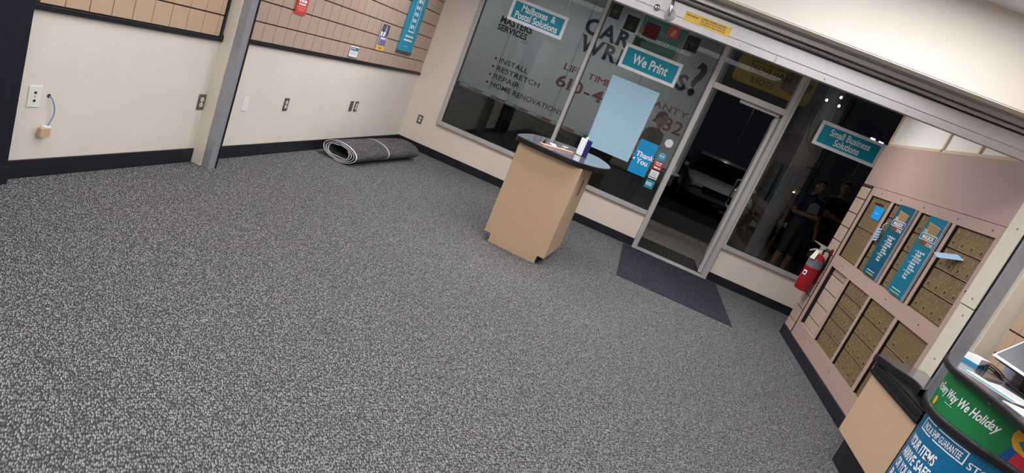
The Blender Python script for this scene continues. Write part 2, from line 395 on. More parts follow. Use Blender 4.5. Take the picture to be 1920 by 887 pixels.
# mailbox banks
def bank(label, col, zr, nc, nr, big=False, parcel=False):
    x0, x1 = COL[col]; z0, z1 = zr; w_, h_ = x1 - x0, z1 - z0
    t = on_right('mailbox_bank', label, 'mailboxes', -(x0 + x1) / 2, z0)
    f = .009
    MB().box(-w_ / 2, w_ / 2, .037, .125, 0, h_).build('back_frame', BRONZED, t)
    MB().box(-w_ / 2, -w_ / 2 + f, .002, .037, 0, h_).build('side_jamb', BLACK, t)
    MB().box(-w_ / 2 + f, w_ / 2, .004, .037, 0, .006).build('sill', BRONZEL, t)
    dw, dh = (w_ - f - .004) / nc, (h_ - .008) / nr; first = None
    for r in range(nr):
        for c in range(nc):
            x = -w_ / 2 + f + c * dw; z = .007 + r * dh
            if first is None:
                a, b = dw - .005, dh - .007; k = min(.009, a * .09)
                mb = MB()._a([(0, .02, 0), (a, .02, 0), (a, .02, b), (0, .02, b), (0, .004, 0), (a, .004, 0), (a, .004, b), (0, .004, b),
                              (k * .5, 0, k * .5), (a - k * .5, 0, k * .5), (a - k * .5, 0, b - k * .5), (k * .5, 0, b - k * .5),
                              (k, .003, k), (a - k, .003, k), (a - k, .003, b - k), (k, .003, b - k)],
                             [(12, 13, 14, 15)] + [(p, (p + 1) % 4, 4 + (p + 1) % 4, 4 + p) for p in range(4)] +
                             [(4 + p, 4 + (p + 1) % 4, 8 + (p + 1) % 4, 8 + p) for p in range(4)] + [(8 + p, 8 + (p + 1) % 4, 12 + (p + 1) % 4, 12 + p) for p in range(4)])
                d = mb.build('mailbox_door', BRONZE, t); kids = []
                if not parcel:
                    s_ = .030 if not big else .036
                    kids.append(MB().box(a * .36 - s_ * .2, a * .36 + s_, -.002, .003, b * .13, b * .13 + s_).build('number_plate', BRONZEL, d))
                    kids.append(B(a * .36 + .002, a * .36 + s_ * .8, -.003, .003, b * .13 + s_ * .2, b * .13 + s_ * .85).build('number_window', BRONZED, d))
                    kids.append(MB().lathe([(.007, .003), (.007, -.004), (.004, -.005)], (a * .78, 0, b * .55), 10, 'y').build('lock', BRONZEL, d))
                    if nc > 3: kids.append(MB().tube([(a * .3, -.001, b * .92), (a * .38, -.003, b * .72)], .002, 5).build('pull', BRONZEL, d))
                else:
                    kids.append(MB().lathe([(.011, .003), (.011, -.008), (.006, -.010)], (a * .56, 0, b * (.86)), 12, 'y').build('lock', CHROME, d))
                first = d, kids
            else:
                d = first[0].copy(); C.objects.link(d); d.parent = t
                for q in first[1]:
                    q2 = q.copy(); C.objects.link(q2); q2.parent = d
            d.location = (x + .0025, .016, z + .003)
    return t
b1 = bank('bronze parcel locker with two tall doors and a blue note', 0, UZ, 1, 2, parcel=True)
B(-.12, .085, .014, .018, .578, .592).build('slot', DARK, b1)
bank('small bronze mailboxes behind the darker teal banner, upper row', 1, UZ, 6, 5)
bank('bronze mailboxes behind the brighter teal banner, upper row', 2, UZ, 4, 4, big=True)
bank('sixteen bronze mailboxes in the upper row nearest the gate post', 3, UZ, 4, 4, big=True)
bank('thirty small bronze mailboxes in the lower row beside the slatwall bay', 1, LZ, 6, 5)
bank('sixteen bronze mailboxes in the lower row, four rows of four', 2, LZ, 4, 4, big=True)
bank('large bronze mailboxes in the lower row behind the low desk', 3, LZ, 2, 3, big=True)

# ---------------- gate: guides, bottom bar, soffit
tr = struct('trim_1', MB().box(0, .090, GY, GY + .05, 0, 2.3), CREAM2, bevel=.003)
MB().box(.090, .150, GY + .010, GY + .10, 0, 2.3).build('gate_guide', ALUD, tr, bevel=.002)
B(.1502, .152, GY + .080, GY + .10, .0, 2.3).build('guide_slot', DARK, tr)
tr = struct('trim_2', MB().box(W - .012, W + .17, -3.765, -3.60, 0, 1.226), CREAM2, bevel=.003)
B(W - .018, W + .17, -3.765, -3.60, 1.232, 2.3).build('upper_strip', CREAM2, tr, bevel=.003)
B(W - .010, W - .002, -3.772, -3.765, 0, 2.3).build('guide_slot', DARK, tr)
B(W - .002, W + .072, -3.790, -3.766, 0, 2.3).build('gate_guide', ALUD, tr, bevel=.002)
B(W + .072, WR + .0, -3.83, -3.766, 0, 2.3).build('corner_board', CREAM2, tr, bevel=.003)
for z in (.86, 1.17, 1.285, 1.75): MB().lathe([(.007, 0), (.007, -.004)], (W - (.012 if z < 1.23 else .018), -3.70, z), 8, 'x').build('screw', ALUD, tr)
SY = -4.02
so = struct('wall_header', B(-.0, WR, SY, SY + .05, 2.281, CEIL), CREAM)
B(0, WR, SY + .004, SY + .155, 2.274, 2.281).build('soffit_board', CREAM, so)
B(0, WR, GY + .12, GY + .17, 2.25, CEIL).build('rear_board', CREAM, so)
g = thing('security_gate', 'rolled-up steel security gate bar across the shop, below the soffit', 'security gate', (0, GY, 2.085))
GE = W - .01
MB().box(.1, GE, 0, .045, 0, .118).build('bottom_bar', STEEL, g, bevel=.004)
MB().box(.1, GE, -.005, 0, .046, .118).build('upper_flange', STEEL, g, bevel=.0015)
for a, b in ((.1, 1.72), (1.723, 3.44), (3.443, GE)): B(a, b, -.004, 0, .001, .043).build('lower_flange', STEEL, g, bevel=.001)
for k in range(3):
    MB().tube([(.1, -.012 + .012 * k, .142 + k * .019), (GE, -.012 + .012 * k, .142 + k * .019)], .0105, 10).build('rolled_slat', STEEL, g, smooth=True)
B(.1, GE, .0, .012, .119, .131).build('rubber_seal', BLACK, g)
B(.1, GE, -.062, -.050, .150, .178).build('housing_strip', STEEL, g, bevel=.002)
B(.1, GE, -.070, -.063, .178, .188).build('housing_lip', ALUD, g, bevel=.001)
MB().lathe([(.019, -.005), (.019, -.012), (.012, -.020), (.007, -.022)], (2.695, 0, .048), 16, 'y').build('lock_cylinder', CHROME, g, smooth=True)
MB().lathe([(.004, -.02), (.004, -.0235)], (2.698, 0, .047), 10, 'y').build('keyhole', DARK, g)
hb = MB().lathe([(.034, -.005), (.034, -.010), (.026, -.014)], (2.782, 0, .036), 20, 'y').build('handle_rose', ALUD, g, smooth=True)
MB().tube([(2.778, -.012, .03), (2.776, -.03, .045), (2.772, -.032, .085), (2.768, -.02, .115)], [.009, .011, .012, .008], 10).build('lever', CHROME, hb, smooth=True)
YEL = mat('yellow_sticker', (216, 178, 74), .5)
st = B(2.862, 3.145, -.0065, -.005, .040, .092).build('warning_sticker', YEL, g)
scribble(st, 2.872, 2.945, .071, .007, mat('faded_brown', (128, 96, 48), .6), y=-.007)
letters(st, 'DURING NORMAL BUSINESS', 2.96, .077, .012, INKK, y=-.007, bold=.02)
letters(st, 'THIS GRILLE DOOR WILL BE', 2.96, .063, .012, INKK, y=-.007, bold=.02)
letters(st, 'LOCKED IN OPEN POSITION', 2.96, .049, .012, INKK, y=-.007, bold=.02)
for x in (.6, 1.3, 2.1, 3.228, 3.738, 4.213, 4.648): MB().lathe([(.005, -.005), (.005, -.009)], (x, 0, .022), 8, 'y').build('screw', ALUD, g)

# ceiling troffers (the room's lamps)
LENS = {}
def troffer(x, y, a, b, s, label, louvre=False):
    t = thing('ceiling_light', label, 'ceiling light', (x, y, CEIL - .008), 0, 'ceiling troffers')
    if s not in LENS:
        LENS[s] = mat('lamp_lens_%g' % s, (252, 251, 255), .5, emit=s)
    MB().box(-a / 2 - .03, a / 2 + .03, -b / 2 - .03, -b / 2, -.012, .008).box(-a / 2 - .03, a / 2 + .03, b / 2, b / 2 + .03, -.012, .008).box(-a / 2 - .03, -a / 2, -b / 2, b / 2, -.012, .008).box(a / 2, a / 2 + .03, -b / 2, b / 2, -.012, .008).build('lamp_frame', WHITE, t)
    B(-a / 2, a / 2, -b / 2, b / 2, -.008, .004).build('lens', LENS[s], t)
    if louvre:  # added unseen blades keep the lens out of the window reflections
        for k in range(1, int(b / .06) + 1):
            y_ = -b / 2 + k * b / (int(b / .06) + 1); B(-a / 2, a / 2, y_ - .001, y_ + .001, -.021, -.009).build('added_blade', mat('louvre_grey', (96, 96, 98), .6), t)
        for s_ in (-1, 1): B(-a / 2 - .02, a / 2 + .02, s_ * (b / 2 + .02) - .002, s_ * (b / 2 + .02) + .002, -.021, -.012).build('added_louvre_frame', MATS['louvre_grey'], t)
for (x, y), nm in (((1.3, -5.0), 'near the left slatwall'), ((4.05, -4.85), 'nearest the soffit on the counter side'), ((2.6, -6.2), 'in the middle of the shop'), ((1.3, -7.6), 'near the rear left corner'), ((4.0, -7.6), 'near the rear right corner')):
    troffer(x, y, 1.2, .6, LAMP, 'white ceiling troffer ' + nm)
for (x, y), nm in (((1.25, -1.75), 'over the rolled rug'), ((3.75, -1.75), 'inside the entrance door'), ((2.5, -2.9), 'over the lobby kiosk')):
    troffer(x, y, 1.2, .6, LAMP_LOBBY, 'white ceiling troffer with added louvre blades ' + nm, True)

# ---------------- outlets and plates
GREYP = mat('grey_metal_plate', (108, 104, 100), .4, metal=.5); PLATE = mat('ivory_plate', (226, 228, 212), .45)
IVORY = mat('ivory_socket', (226, 220, 204), .4)
def outlet(t, plate, sock=True, w_=.07, h_=.115, blank=False, two_jack=False):
    B(-w_ / 2, w_ / 2, -.006, 0, -h_ / 2, h_ / 2).build('cover_plate', plate, t, bevel=.002)
    MB().lathe([(.003, -.006), (.003, -.0075)], (0, 0, 0), 8, 'y').build('screw', CHROME, t)
    if sock:
        for s_ in (-1, 1):
            k = MB().lathe([(.017, -.005), (.017, -.0085), (.016, -.009)], (0, 0, s_ * .0195), 16, 'y').build('socket', IVORY, t)
            MB().box(-.007, -.005, -.010, -.008, s_ * .0195, s_ * .0195 + .009).box(.005, .007, -.010, -.008, s_ * .0195, s_ * .0195 + .009).box(-.002, .002, -.010, -.008, s_ * .0195 - .010, s_ * .0195 - .006).build('slots', DARK, k)
    if two_jack:
        for s_ in (-1, 1): B(-.006, .006, -.008, -.005, s_ * .022 - .006, s_ * .022 + .006).build('jack', BLACK, t)
outlet(on_left('phone_plate', 'ivory wall plate with two jacks beside the black panel', 'wall plate', -5.102, .457), PLATE, sock=False, two_jack=True)
outlet(on_left('outlet', 'grey outlet on the wall left of the gate guide', 'outlet', -3.868, .457), GREYP)
outlet(on_left('blank_plate', 'white blank plate on the wall right of the gate guide', 'wall plate', -3.372, .455), WHITE, sock=False)
outlet(on_left('outlet', 'dark grey outlet alone on the lobby left wall', 'outlet', -2.811, .461), GREYP)
outlet(on_left('blank_plate', 'dark grey blank plate left of an outlet, above the rolled rug', 'wall plate', -1.591, .467), GREYP, sock=False)
outlet(on_left('outlet', 'dark grey outlet right of a blank plate, above the rolled rug', 'outlet', -1.477, .466), GREYP)
outlet(on_front('outlet', 'grey outlet on the storefront pier by the corner', 'outlet', .212, .400), GREYP)
t = on_left('phone_jack', 'loose tan jack box hanging on a blue cable from the wall', 'phone jack', -5.03, .24)
B(-.03, .025, -.036, -.012, 0, .052).build('jack_box', mat('tan_plastic', (200, 168, 138), .5), t, bevel=.004)
B(-.014, .024, -.038, -.010, .050, .062).build('jack_cover', WHITE, t, bevel=.003)
BLUEC = mat('blue_cable', (110, 140, 190), .5)
MB().tube(spline([(.01, 0, .222), (.016, -.018, .21), (.034, -.024, .16), (.03, -.026, .11), (.012, -.024, .062)], 6), .0032, 7).build('cable', BLUEC, t, smooth=True)
MB().lathe([(.011, -.001), (.009, .0)], (.01, 0, .222), 12, 'y').build('wall_hole', DARK, t)

# ---------------- things hung on the left slatwall
def sheet(t, x0, x1, z0, z1, m, y=-.020, th=.003, name='board'): return B(x0, x1, y - th, y, z0, z1).build(name, m, t)
t = on_left('teal_banner', 'tall teal banner with outlined column of words on the left slatwall', 'banner', -.76, 1.135)
bn = sheet(t, -.22, .22, .03, 1.05, CYANB := mat('banner_teal', (20, 150, 184), .5))
B(-.222, .222, -.030, -.018, .0, .032).build('bottom_rail', STEELD, t, bevel=.003)
yb = -.0245
MB().box(-.075, .10, yb - .001, yb, .255, .268).box(-.075, -.066, yb - .001, yb, .255, 1.03).box(.091, .10, yb - .001, yb, .255, 1.03).build('outline', INK, t)
for z in [.30 + .0735 * i for i in range(10)]: scribble(t, -.045, .07, z, .040, INK, y=yb - .001, ww=.05)
scribble(t, -.175, -.12, .70, .05, INK, y=yb - .001, ww=.05); scribble(t, .125, .185, .66, .045, INK, y=yb - .001, ww=.05)
scribble(t, -.11, .12, .195, .020, INK, y=yb - .001); scribble(t, -.125, .12, .150, .020, INK, y=yb - .001)
scribble(t, -.08, .06, .08, .014, MATS['banner_ink'], y=yb - .001)
t = on_left('poster', 'narrow grey and purple poster with yellow foot in a clear holder', 'poster', -1.405, 1.105)
sheet(t, -.108, .108, 0, .285, mat('clear_holder', (188, 196, 186), .2), th=.002, name='holder')
P1 = mat('poster_dark', (78, 78, 88), .4, noise=.5, nscale=25); P2 = mat('poster_purple', (122, 116, 158), .4, noise=.45, nscale=30)
sheet(t, -.088, .092, .165, .28, P1, y=-.0222, th=.001, name='upper_print'); sheet(t, -.088, .092, .055, .165, P2, y=-.0222, th=.001, name='lower_print')
sheet(t, -.098, .092, .004, .055, mat('poster_yellow', (236, 190, 70), .4), y=-.0222, th=.001, name='footer')
MB().prism([(.0, .17), (.03, .17), (.022, .26), (.012, .275), (.006, .26)], -.0240, -.0234, 'y').build('tower_print', mat('pale_violet', (196, 196, 220), .5), t)
scribble(t, -.085, .03, .155, .045, INK, y=-.0245, ww=.035); scribble(t, -.06, .07, .122, .018, INK, y=-.0245); scribble(t, -.045, .03, .024, .008, INKK, y=-.0245)
t = on_left('notice_card', 'small white and blue card holder low on the left slatwall', 'card', -1.94, .99)
sheet(t, -.085, .085, 0, .098, PAPER, name='card'); sheet(t, -.075, .08, .055, .088, mat('card_blue', (46, 108, 146), .5), y=-.0232, th=.0008, name='blue_band')
scribble(t, -.06, .02, .070, .008, INK, y=-.0248)
for k in range(3): scribble(t, -.065, .06, .040 - k * .013, .005, MATS['card_grey'], y=-.0238)
B(-.09, .09, -.034, -.020, -.006, .0).build('holder_lip', mat('clear_lip', (190, 200, 200), .2), t)
t = on_left('red_poster', 'red poster with white print on the slatwall near the gate guide', 'poster', -3.02, 1.23)
RP = mat('red_print', (206, 66, 66), .5)
MB().prism([(-.08, 0), (.075, 0), (.085, .37), (-.085, .37)], -.024, -.021, 'y').build('board', RP, t)
for z, h, a in ((.10, .022, .055), (.078, .014, .05), (.058, .009, .06), (.043, .007, .055), (.03, .006, .035)):
    scribble(t, -a, a, z, h, INK if h > .01 else MATS['pale_red'], y=-.025, ww=.03)
MB().prism([(-.012, .135), (.012, .135), (.006, .17), (.0, .215), (-.006, .17)], -.0255, -.0245, 'y').build('emblem', INK, t)

# ================================================================= STOREFRONT SIGNS (hung just inside the glass)
def hung_sign(label, x0, x1, z0, z1, lines, size, y=-.06, wx=None):
    t = on_front('hanging_sign', label, 'sign', (x0 + x1) / 2, z0, y); w_, h_ = x1 - x0, z1 - z0; b = .037
    MB().box(-w_ / 2, w_ / 2, 0, .012, 0, b).box(-w_ / 2, w_ / 2, 0, .012, h_ - b, h_).box(-w_ / 2, -w_ / 2 + b, 0, .012, b, h_ - b).box(w_ / 2 - b, w_ / 2, 0, .012, b, h_ - b).build('frame', mat('sign_frame_white', (246, 246, 248), .4), t, bevel=.002)
    B(-w_ / 2 + b, w_ / 2 - b, .003, .010, b, h_ - b).build('panel', TEAL, t)
    for k, (s_, wd) in enumerate(lines):
        z = h_ / 2 - size * .33 + (len(lines) - 1) * size * .42 - k * size * .84
        me = letters(t, s_, 0, z, size, INK, y=.002, bold=.022, align='LEFT')
        v = [q.co.x for q in me.data.vertices]; a, c = min(v), max(v)
        for q in me.data.vertices: q.co.x = ((q.co.x - a) / (c - a) - .5) * wd
    for s_ in (-1, 1):
        MB().tube([(s_ * (w_ / 2 - .06), .006, h_), (s_ * (w_ / 2 - .06), .006, 2.62 - z0)], .0015, 5).build('hanging_wire', CHROME, t)
    return t
hung_sign('framed teal sign reading Mailboxes & Postal Solutions', .842, 1.563, 1.97, 2.243, [('Mailboxes  &', .44), ('Postal Solutions', .56)], .112)
hung_sign('framed teal sign reading We Print over the pale blue board', 2.317, 3.03, 1.948, 2.232, [('We Print', .44)], .155)
hung_sign('framed teal sign reading Small Business Solutions', 4.714, 5.445, 1.962, 2.244, [('Small Business', .46), ('Solutions', .29)], .108)
t = on_front('blue_board', 'large blank pale blue board propped in the window', 'board', 2.615, .943)
MB().prism([(-.285, 0), (.287, 0), (.298, .895), (-.308, .892)], -.012, -.006, 'y').build('board', SKYBL, t)
MB().lathe([(.014, -.0125), (.014, -.0122)], (.16, 0, .10), 12, 'y').build('smudge', mat('faint_blue', (160, 196, 216), .6), t)
t = on_front('thank_you_poster', 'bright blue poster reading Thank You on the window', 'poster', 3.05, .848)
B(-.114, .114, -.006, -.002, 0, .423).build('sheet', CYAN, t)
for s_, z in (('Thank', .215), ('You', .135)):
    letters(t, s_, .012, z, .088, INK, y=-.0075, bold=.03, align='CENTER')
MB().lathe([(.014, -.0065), (.014, -.006)], (-.10, 0, .175), 10, 'y').build('tape_dot', INK, t)
def sticker(label, x0, x1, z0, z1, m, y=.012, name='window_sticker', cat='sticker'):
    t = on_front(name, label, cat, (x0 + x1) / 2, z0, y)
    B(-(x1 - x0) / 2, (x1 - x0) / 2, 0, .0015, 0, z1 - z0).build('sheet', m, t); return t
t = on_front('window_sticker', 'round white sticker on the window by the door frame', 'sticker', 3.262, 1.342, .012)
MB().lathe([(.05, 0), (.05, .0015)], (0, 0, 0), 28, 'y').build('disc', mat('white_vinyl', (222, 220, 222), .6), t)
t = sticker('square blue sticker with a pale round emblem, below the white disc', 3.203, 3.30, 1.112, 1.212, mat('sticker_blue', (60, 140, 170), .5))
MB().lathe([(.033, -.001), (.033, 0)], (0, 0, .056), 24, 'y').build('emblem', mat('pale_teal', (176, 214, 216), .5), t)
MB().lathe([(.027, -.002), (.027, -.001)], (0, 0, .056), 24, 'y').build('emblem_centre', mat('sticker_teal', (66, 156, 170), .5), t)
scribble(t, -.024, .024, .05, .013, INK, y=-.0025, ww=.02)
t = sticker('red and white sticker on the window by the door frame', 3.205, 3.305, .994, 1.095, mat('sticker_red', (198, 44, 52), .5))
scribble(t, -.04, .045, .078, .014, INK, y=-.001, ww=.05); scribble(t, -.03, .03, .055, .012, INK, y=-.001); scribble(t, -.04, .04, .012, .02, INK, y=-.001, ww=.04)
t = sticker('white sticker with small black print, above the lowest teal sticker', 3.204, 3.309, .872, .978, PAPER)
for z in (.075, .055, .04): scribble(t, -.03, .035, z, .006, MATS['card_grey'], y=-.001)
scribble(t, -.045, .045, .012, .012, INKK, y=-.001, ww=.03)
t = sticker('lowest teal sticker with lines of white print on the window', 3.201, 3.309, .748, .852, mat('sticker_teal2', (24, 146, 172), .5))
for z in (.065, .05, .035): scribble(t, -.045, .03, z, .009, INK, y=-.001, ww=.025)

# holiday cards along the head of the second window
def card(label, x0, x1, z0, z1, rgb, nm):
    return sticker(label, x0, x1, z0, z1, mat(nm, rgb, .6, noise=.15, nscale=20), y=-.012, name='holiday_card', cat='card')
GOLD = mat('dull_gold', (140, 108, 56), .5)
t = card('dark green card with a gold cross star, first from the mullion', 1.98, 2.11, 2.427, 2.594, (34, 52, 50), 'card_green')
for a in (0, 45, 90, 135):
    k = R(a); l = .055 if a % 90 == 0 else .035
    MB().tube([(-l * math.cos(k), -.002, .084 - l * math.sin(k)), (l * math.cos(k), -.002, .084 + l * math.sin(k))], .003, 5).build('star_ray', GOLD, t)
t = card('black card with a green tree, second from the mullion', 2.195, 2.352, 2.36, 2.533, (26, 24, 28), 'card_black')
MB().prism([(-.035, .02), (.035, .02), (.018, .07), (.008, .12), (.0, .15), (-.008, .12), (-.018, .07)], -.002, -.001, 'y').build('tree', mat('tree_green', (58, 66, 36), .6), t)
t = card('deep red card with a dim wreath, middle of the holiday cards', 2.437, 2.611, 2.371, 2.538, (92, 24, 36), 'card_red')
ring = MB().tube([(.042 * math.cos(2 * math.pi * k / 20), -.002, .085 + .042 * math.sin(2 * math.pi * k / 20)) for k in range(21)], .005, 6).build('wreath', mat('wreath_red', (120, 34, 40), .6), t)
B(.055, .07, -.002, 0, .13, .145).build('gold_mark', GOLD, t)
t = card('bright pink-red card with a cream candle shape', 2.706, 2.832, 2.462, 2.598, (206, 84, 92), 'card_pink')
MB().prism([(-.03, .02), (.01, .02), (.03, .06), (.02, .10), (-.012, .09), (-.02, .05)], -.002, -.001, 'y').build('figure_print', mat('cream_print', (206, 172, 120), .6), t)
B(-.03, .03, -.002, -.001, .108, .122).build('top_print', mat('brown_print', (130, 84, 76), .6), t)
t = card('black card with a grey four-point star, last by the door', 2.938, 3.096, 2.40, 2.568, (24, 26, 30), 'card_black2')
MB().prism([(0, .03), (.012, .072), (.05, .084), (.012, .096), (0, .14), (-.012, .096), (-.05, .084), (-.012, .072)], -.002, -.001, 'y').build('star', mat('star_grey', (66, 76, 72), .6), t)
# green poster facing the street: print reads mirrored from inside
t = sticker('green poster facing the street, its print mirrored, behind the cards', 2.38, 2.93, 2.22, 2.60, mat('poster_green', (96, 158, 142), .6), y=.030, name='street_poster', cat='poster')
GI = mat('pale_green_ink', (176, 208, 198), .6)
letters(t, 'Pack &', .12, .225, .085, GI, y=-.002, mirror=True, bold=.01, shear=.2); letters(t, 'Ship', -.02, .30, .07, GI, y=-.002, mirror=True, bold=.01, shear=.2)
letters(t, 'Guarantee', .13, .125, .085, GI, y=-.002, mirror=True, bold=.01, shear=.2)
MB().prism([(-.275, .0), (-.18, .0), (-.20, .09), (-.13, .12), (-.275, .14)], -.002, -.001, 'y').build('leaf_print', mat('dark_green_print', (40, 84, 74), .6), t)
MB().prism([(.275, .0), (.215, .0), (.235, .12), (.205, .2), (.275, .27)], -.002, -.001, 'y').build('cream_figure', mat('cream_figure', (186, 180, 156), .6), t)
MB().prism([(-.275, .18), (-.235, .14), (-.21, .2), (-.25, .27), (-.275, .25)], -.002, -.001, 'y').build('yellow_leaf', mat('yellow_leaf', (190, 170, 104), .6), t)
# yellow shop sign outside, seen from behind
t = on_front('yellow_sign', 'yellow rounded shop sign outside, lettering mirrored, above the door', 'sign', 4.13, 2.36, .62)
def rrect(x0, x1, z0, z1, r, n=5):
    out = []
    for cx, cz, a in ((x1 - r, z0 + r, -90), (x1 - r, z1 - r, 0), (x0 + r, z1 - r, 90), (x0 + r, z0 + r, 180)):
        out += [(cx + r * math.cos(R(a + 90 * k / n)), cz + r * math.sin(R(a + 90 * k / n))) for k in range(n + 1)]
    return out
MB().prism(rrect(-.49, .49, 0, .40, .05), 0, .03, 'y').build('board', mat('sign_yellow', (190, 158, 44), .5), t)
SB = mat('sign_brown', (70, 56, 40), .6)
for a, b, c, d in ((-.33, .17, .145, .155), (-.33, .17, .285, .295), (-.33, -.32, .145, .295)): B(a, b, -.003, 0, c, d).build('outline', SB, t)
letters(t, 'THE', .30, .30, .10, SB, y=-.004, mirror=True, bold=.01); letters(t, 'MAILBOX', .20, .175, .125, SB, y=-.004, mirror=True, bold=.01)
letters(t, 'STORE', .02, .045, .10, SB, y=-.004, mirror=True, bold=.01)
MB().prism([(.10, .10), (.26, .06), (.30, .12), (.30, .27), (.26, .30), (.10, .30)], -.003, -.001, 'y').build('box_print', mat('box_print', (122, 100, 48), .6), t)
MB().prism([(.33, .12), (.45, .16), (.45, .27), (.33, .25)], -.003, -.001, 'y').build('flap_print', SB, t)
for s_ in (-.4, .4): MB().tube([(s_, .015, .40), (s_, .015, .62)], .008, 6).build('hanger_rod', STEELD, t)

# ================================================================= RIGHT WALL: banners, notes, extinguisher
def store_banner(label, y0, z0, w_, tint):
    t = on_right('teal_banner', label, 'banner', y0, z0, W - .0)
    bm = mat('banner_%s' % tint[0], tint[1], .45); ink = INK
    h_ = .635
    B(-w_ / 2, w_ / 2, -.014, -.008, .0, h_).build('sheet', bm, t)
    B(w_ / 2, w_ / 2 + .016, -.018, -.001, -.005, h_).build('side_post', ALUD, t, bevel=.002)
    y = -.0145
    MB().prism([(-.09, .50), (-.10, .585), (.10, .565), (.09, .50)], y - .0005, y + .0003, 'y').build('parcel_lid', mat('parcel_tan', (150, 122, 82), .5), t)
    MB().prism([(-.09, .415), (.09, .415), (.09, .487), (-.09, .487)], y - .0005, y + .0003, 'y').build('parcel_front', mat('parcel_brown', (104, 72, 44), .5), t)
    MB().tube([(-.10, y, .587), (.10, y, .567)], .002, 5).build('parcel_edge', mat('parcel_edge', (196, 190, 170), .5), t)
    for a, b, c, d in ((-.125, .125, .452, .456), (-.125, .125, .500, .504), (-.125, -.121, .452, .504), (.121, .125, .452, .504)): B(a, b, y - .001, y, c, d).build('logo_outline', ink, t)
    letters(t, 'MAILBOX', 0, .463, .043, ink, y=y - .001, align='CENTER', bold=.02); letters(t, 'THE', -.12, .508, .034, ink, y=y - .001); letters(t, 'STORE', .125, .418, .034, ink, y=y - .001, align='RIGHT')
    for k, s_ in enumerate(('We Sign for', 'Packages', 'We Accept', 'All Carriers', 'Receive', 'Delivery', 'Text Alerts', 'Prevent', 'Porch', 'Pirates')):
        letters(t, s_, -.035, .352 - k * .0232, .0265, ink, y=y - .001, bold=.012)
        if k in (0, 2, 4, 7): MB()._a([(-.075, y - .001, .358 - k * .0232), (-.05, y - .001, .358 - k * .0232), (-.05, y - .001, .361 - k * .0232), (-.075, y - .001, .361 - k * .0232)], [(0, 1, 2, 3)])._a([(-.058, y - .001, .353 - k * .0232), (-.048, y - .001, .3595 - k * .0232), (-.058, y - .001, .366 - k * .0232)], [(0, 1, 2)]).build('arrow', ink, t)
    scribble(t, -.085, .08, .042, .005, ink, y=y - .001)
    scribble(t, -.09, .075, .016, .009, mat('gold_ink', (186, 170, 90), .6), y=y - .001, ww=.03)
    return t
store_banner('darker teal banner with parcel logo beside the parcel locker', -2.235, 1.032, .315, ('dark', (6, 84, 104)))
store_banner('brighter teal banner with parcel logo nearest the gate post', -2.80, 1.027, .285, ('mid', (6, 110, 134)))
t = on_right('blue_note', 'bright blue note stuck on the upper parcel locker door', 'note', -1.645, 1.465, W + .0145)
MB().prism([(-.1, .002), (.115, 0), (.118, .115), (-.098, .118)], -.002, 0, 'y').build('sheet', mat('note_blue', (20, 150, 224), .5), t)
scribble(t, -.05, .04, .055, .004, INK, y=-.0025)
t = on_right('key_tags', 'bundle of pale blue tags hanging beside the darker banner', 'tags', -1.97, 1.30, W + .0)
for k in range(5):
    MB().prism([(-.045, .0 + k * .024), (.035, .012 + k * .024), (.035, .030 + k * .024), (-.045, .018 + k * .024)], -.012 - .002 * k, -.010 - .002 * k, 'y').build('tag', mat('tag_blue', (130, 190, 224), .5), t)
MB().tube(spline([(.0, -.012, .13), (.03, -.02, .165), (.075, -.02, .185)], 5), .003, 6).build('string', INK, t)
t = on_right('paper_slip', 'pale blue slip sticking out of the mailboxes nearest the gate post', 'paper', -3.21, 1.415, W)
MB()._a([(-.10, -.075, .02), (.02, -.09, .0), (.14, .05, .062), (.03, .06, .085), (-.10, -.074, .021), (.02, -.089, .001), (.14, .051, .063), (.03, .061, .086)],
        [(0, 1, 2, 3), (7, 6, 5, 4), (0, 1, 5, 4), (1, 2, 6, 5), (2, 3, 7, 6), (3, 0, 4, 7)]).build('sheet', mat('slip_blue', (168, 200, 226), .5), t)
t = on_right('paper_slip', 'tiny pale blue slip peeping out left of the brighter banner', 'paper', -2.64, 1.22, W + .012)
MB().prism([(-.02, 0), (.05, -.01), (.05, .035), (.02, .04)], -.002, 0, 'y').build('sheet', MATS['slip_blue'], t)

# fire extinguisher
t = thing('fire_extinguisher', 'red fire extinguisher hung on the slatwall by the corner window', 'fire extinguisher', (5.035, -1.19, .535))
r = .074
MB().lathe([(.045, 0), (.068, .006), (r, .022), (r, .34), (.070, .365), (.055, .388), (.034, .402), (.022, .41)], n=28).build('cylinder', RED, t, smooth=True)
MB().lathe([(r + .001, .235), (r + .003, .238), (r + .003, .255), (r + .001, .258)], n=28).build('strap_band', mat('red_band', (140, 18, 28), .4), t, smooth=True)
MB().lathe([(r + .0012, .262), (r + .0012, .35)], n=28).build('label_band', mat('label_grey', (106, 110, 120), .5, noise=.3, nscale=25), t)
MB().lathe([(.021, .405), (.021, .43), (.016, .44), (.016, .465)], n=16).build('valve', CHROME, t, smooth=True)
MB().prism([(-.03, .455), (.02, .47), (.03, .50), (-.10, .515), (-.105, .507), (-.03, .485)], -.012, .012, 'y').build('upper_lever', mat('lever_grey', (186, 190, 188), .35, metal=.4), t, bevel=.002)
MB().prism([(-.02, .452), (.02, .452), (-.06, .43), (-.105, .40), (-.11, .41), (-.07, .445)], -.011, .011, 'y').build('carry_handle', MATS['lever_grey'], t, bevel=.002)
MB().tube(spline([(.018, 0, .45), (.045, -.03, .47), (.07, -.05, .43), (.082, -.045, .33), (.084, -.04, .25)], 6), .009, 8).build('hose', BLACK, t, smooth=True)
MB().lathe([(.014, -.003), (.014, .003)], (-.02, -.025, .44), 14, 'y').build('gauge', WHITE, t)
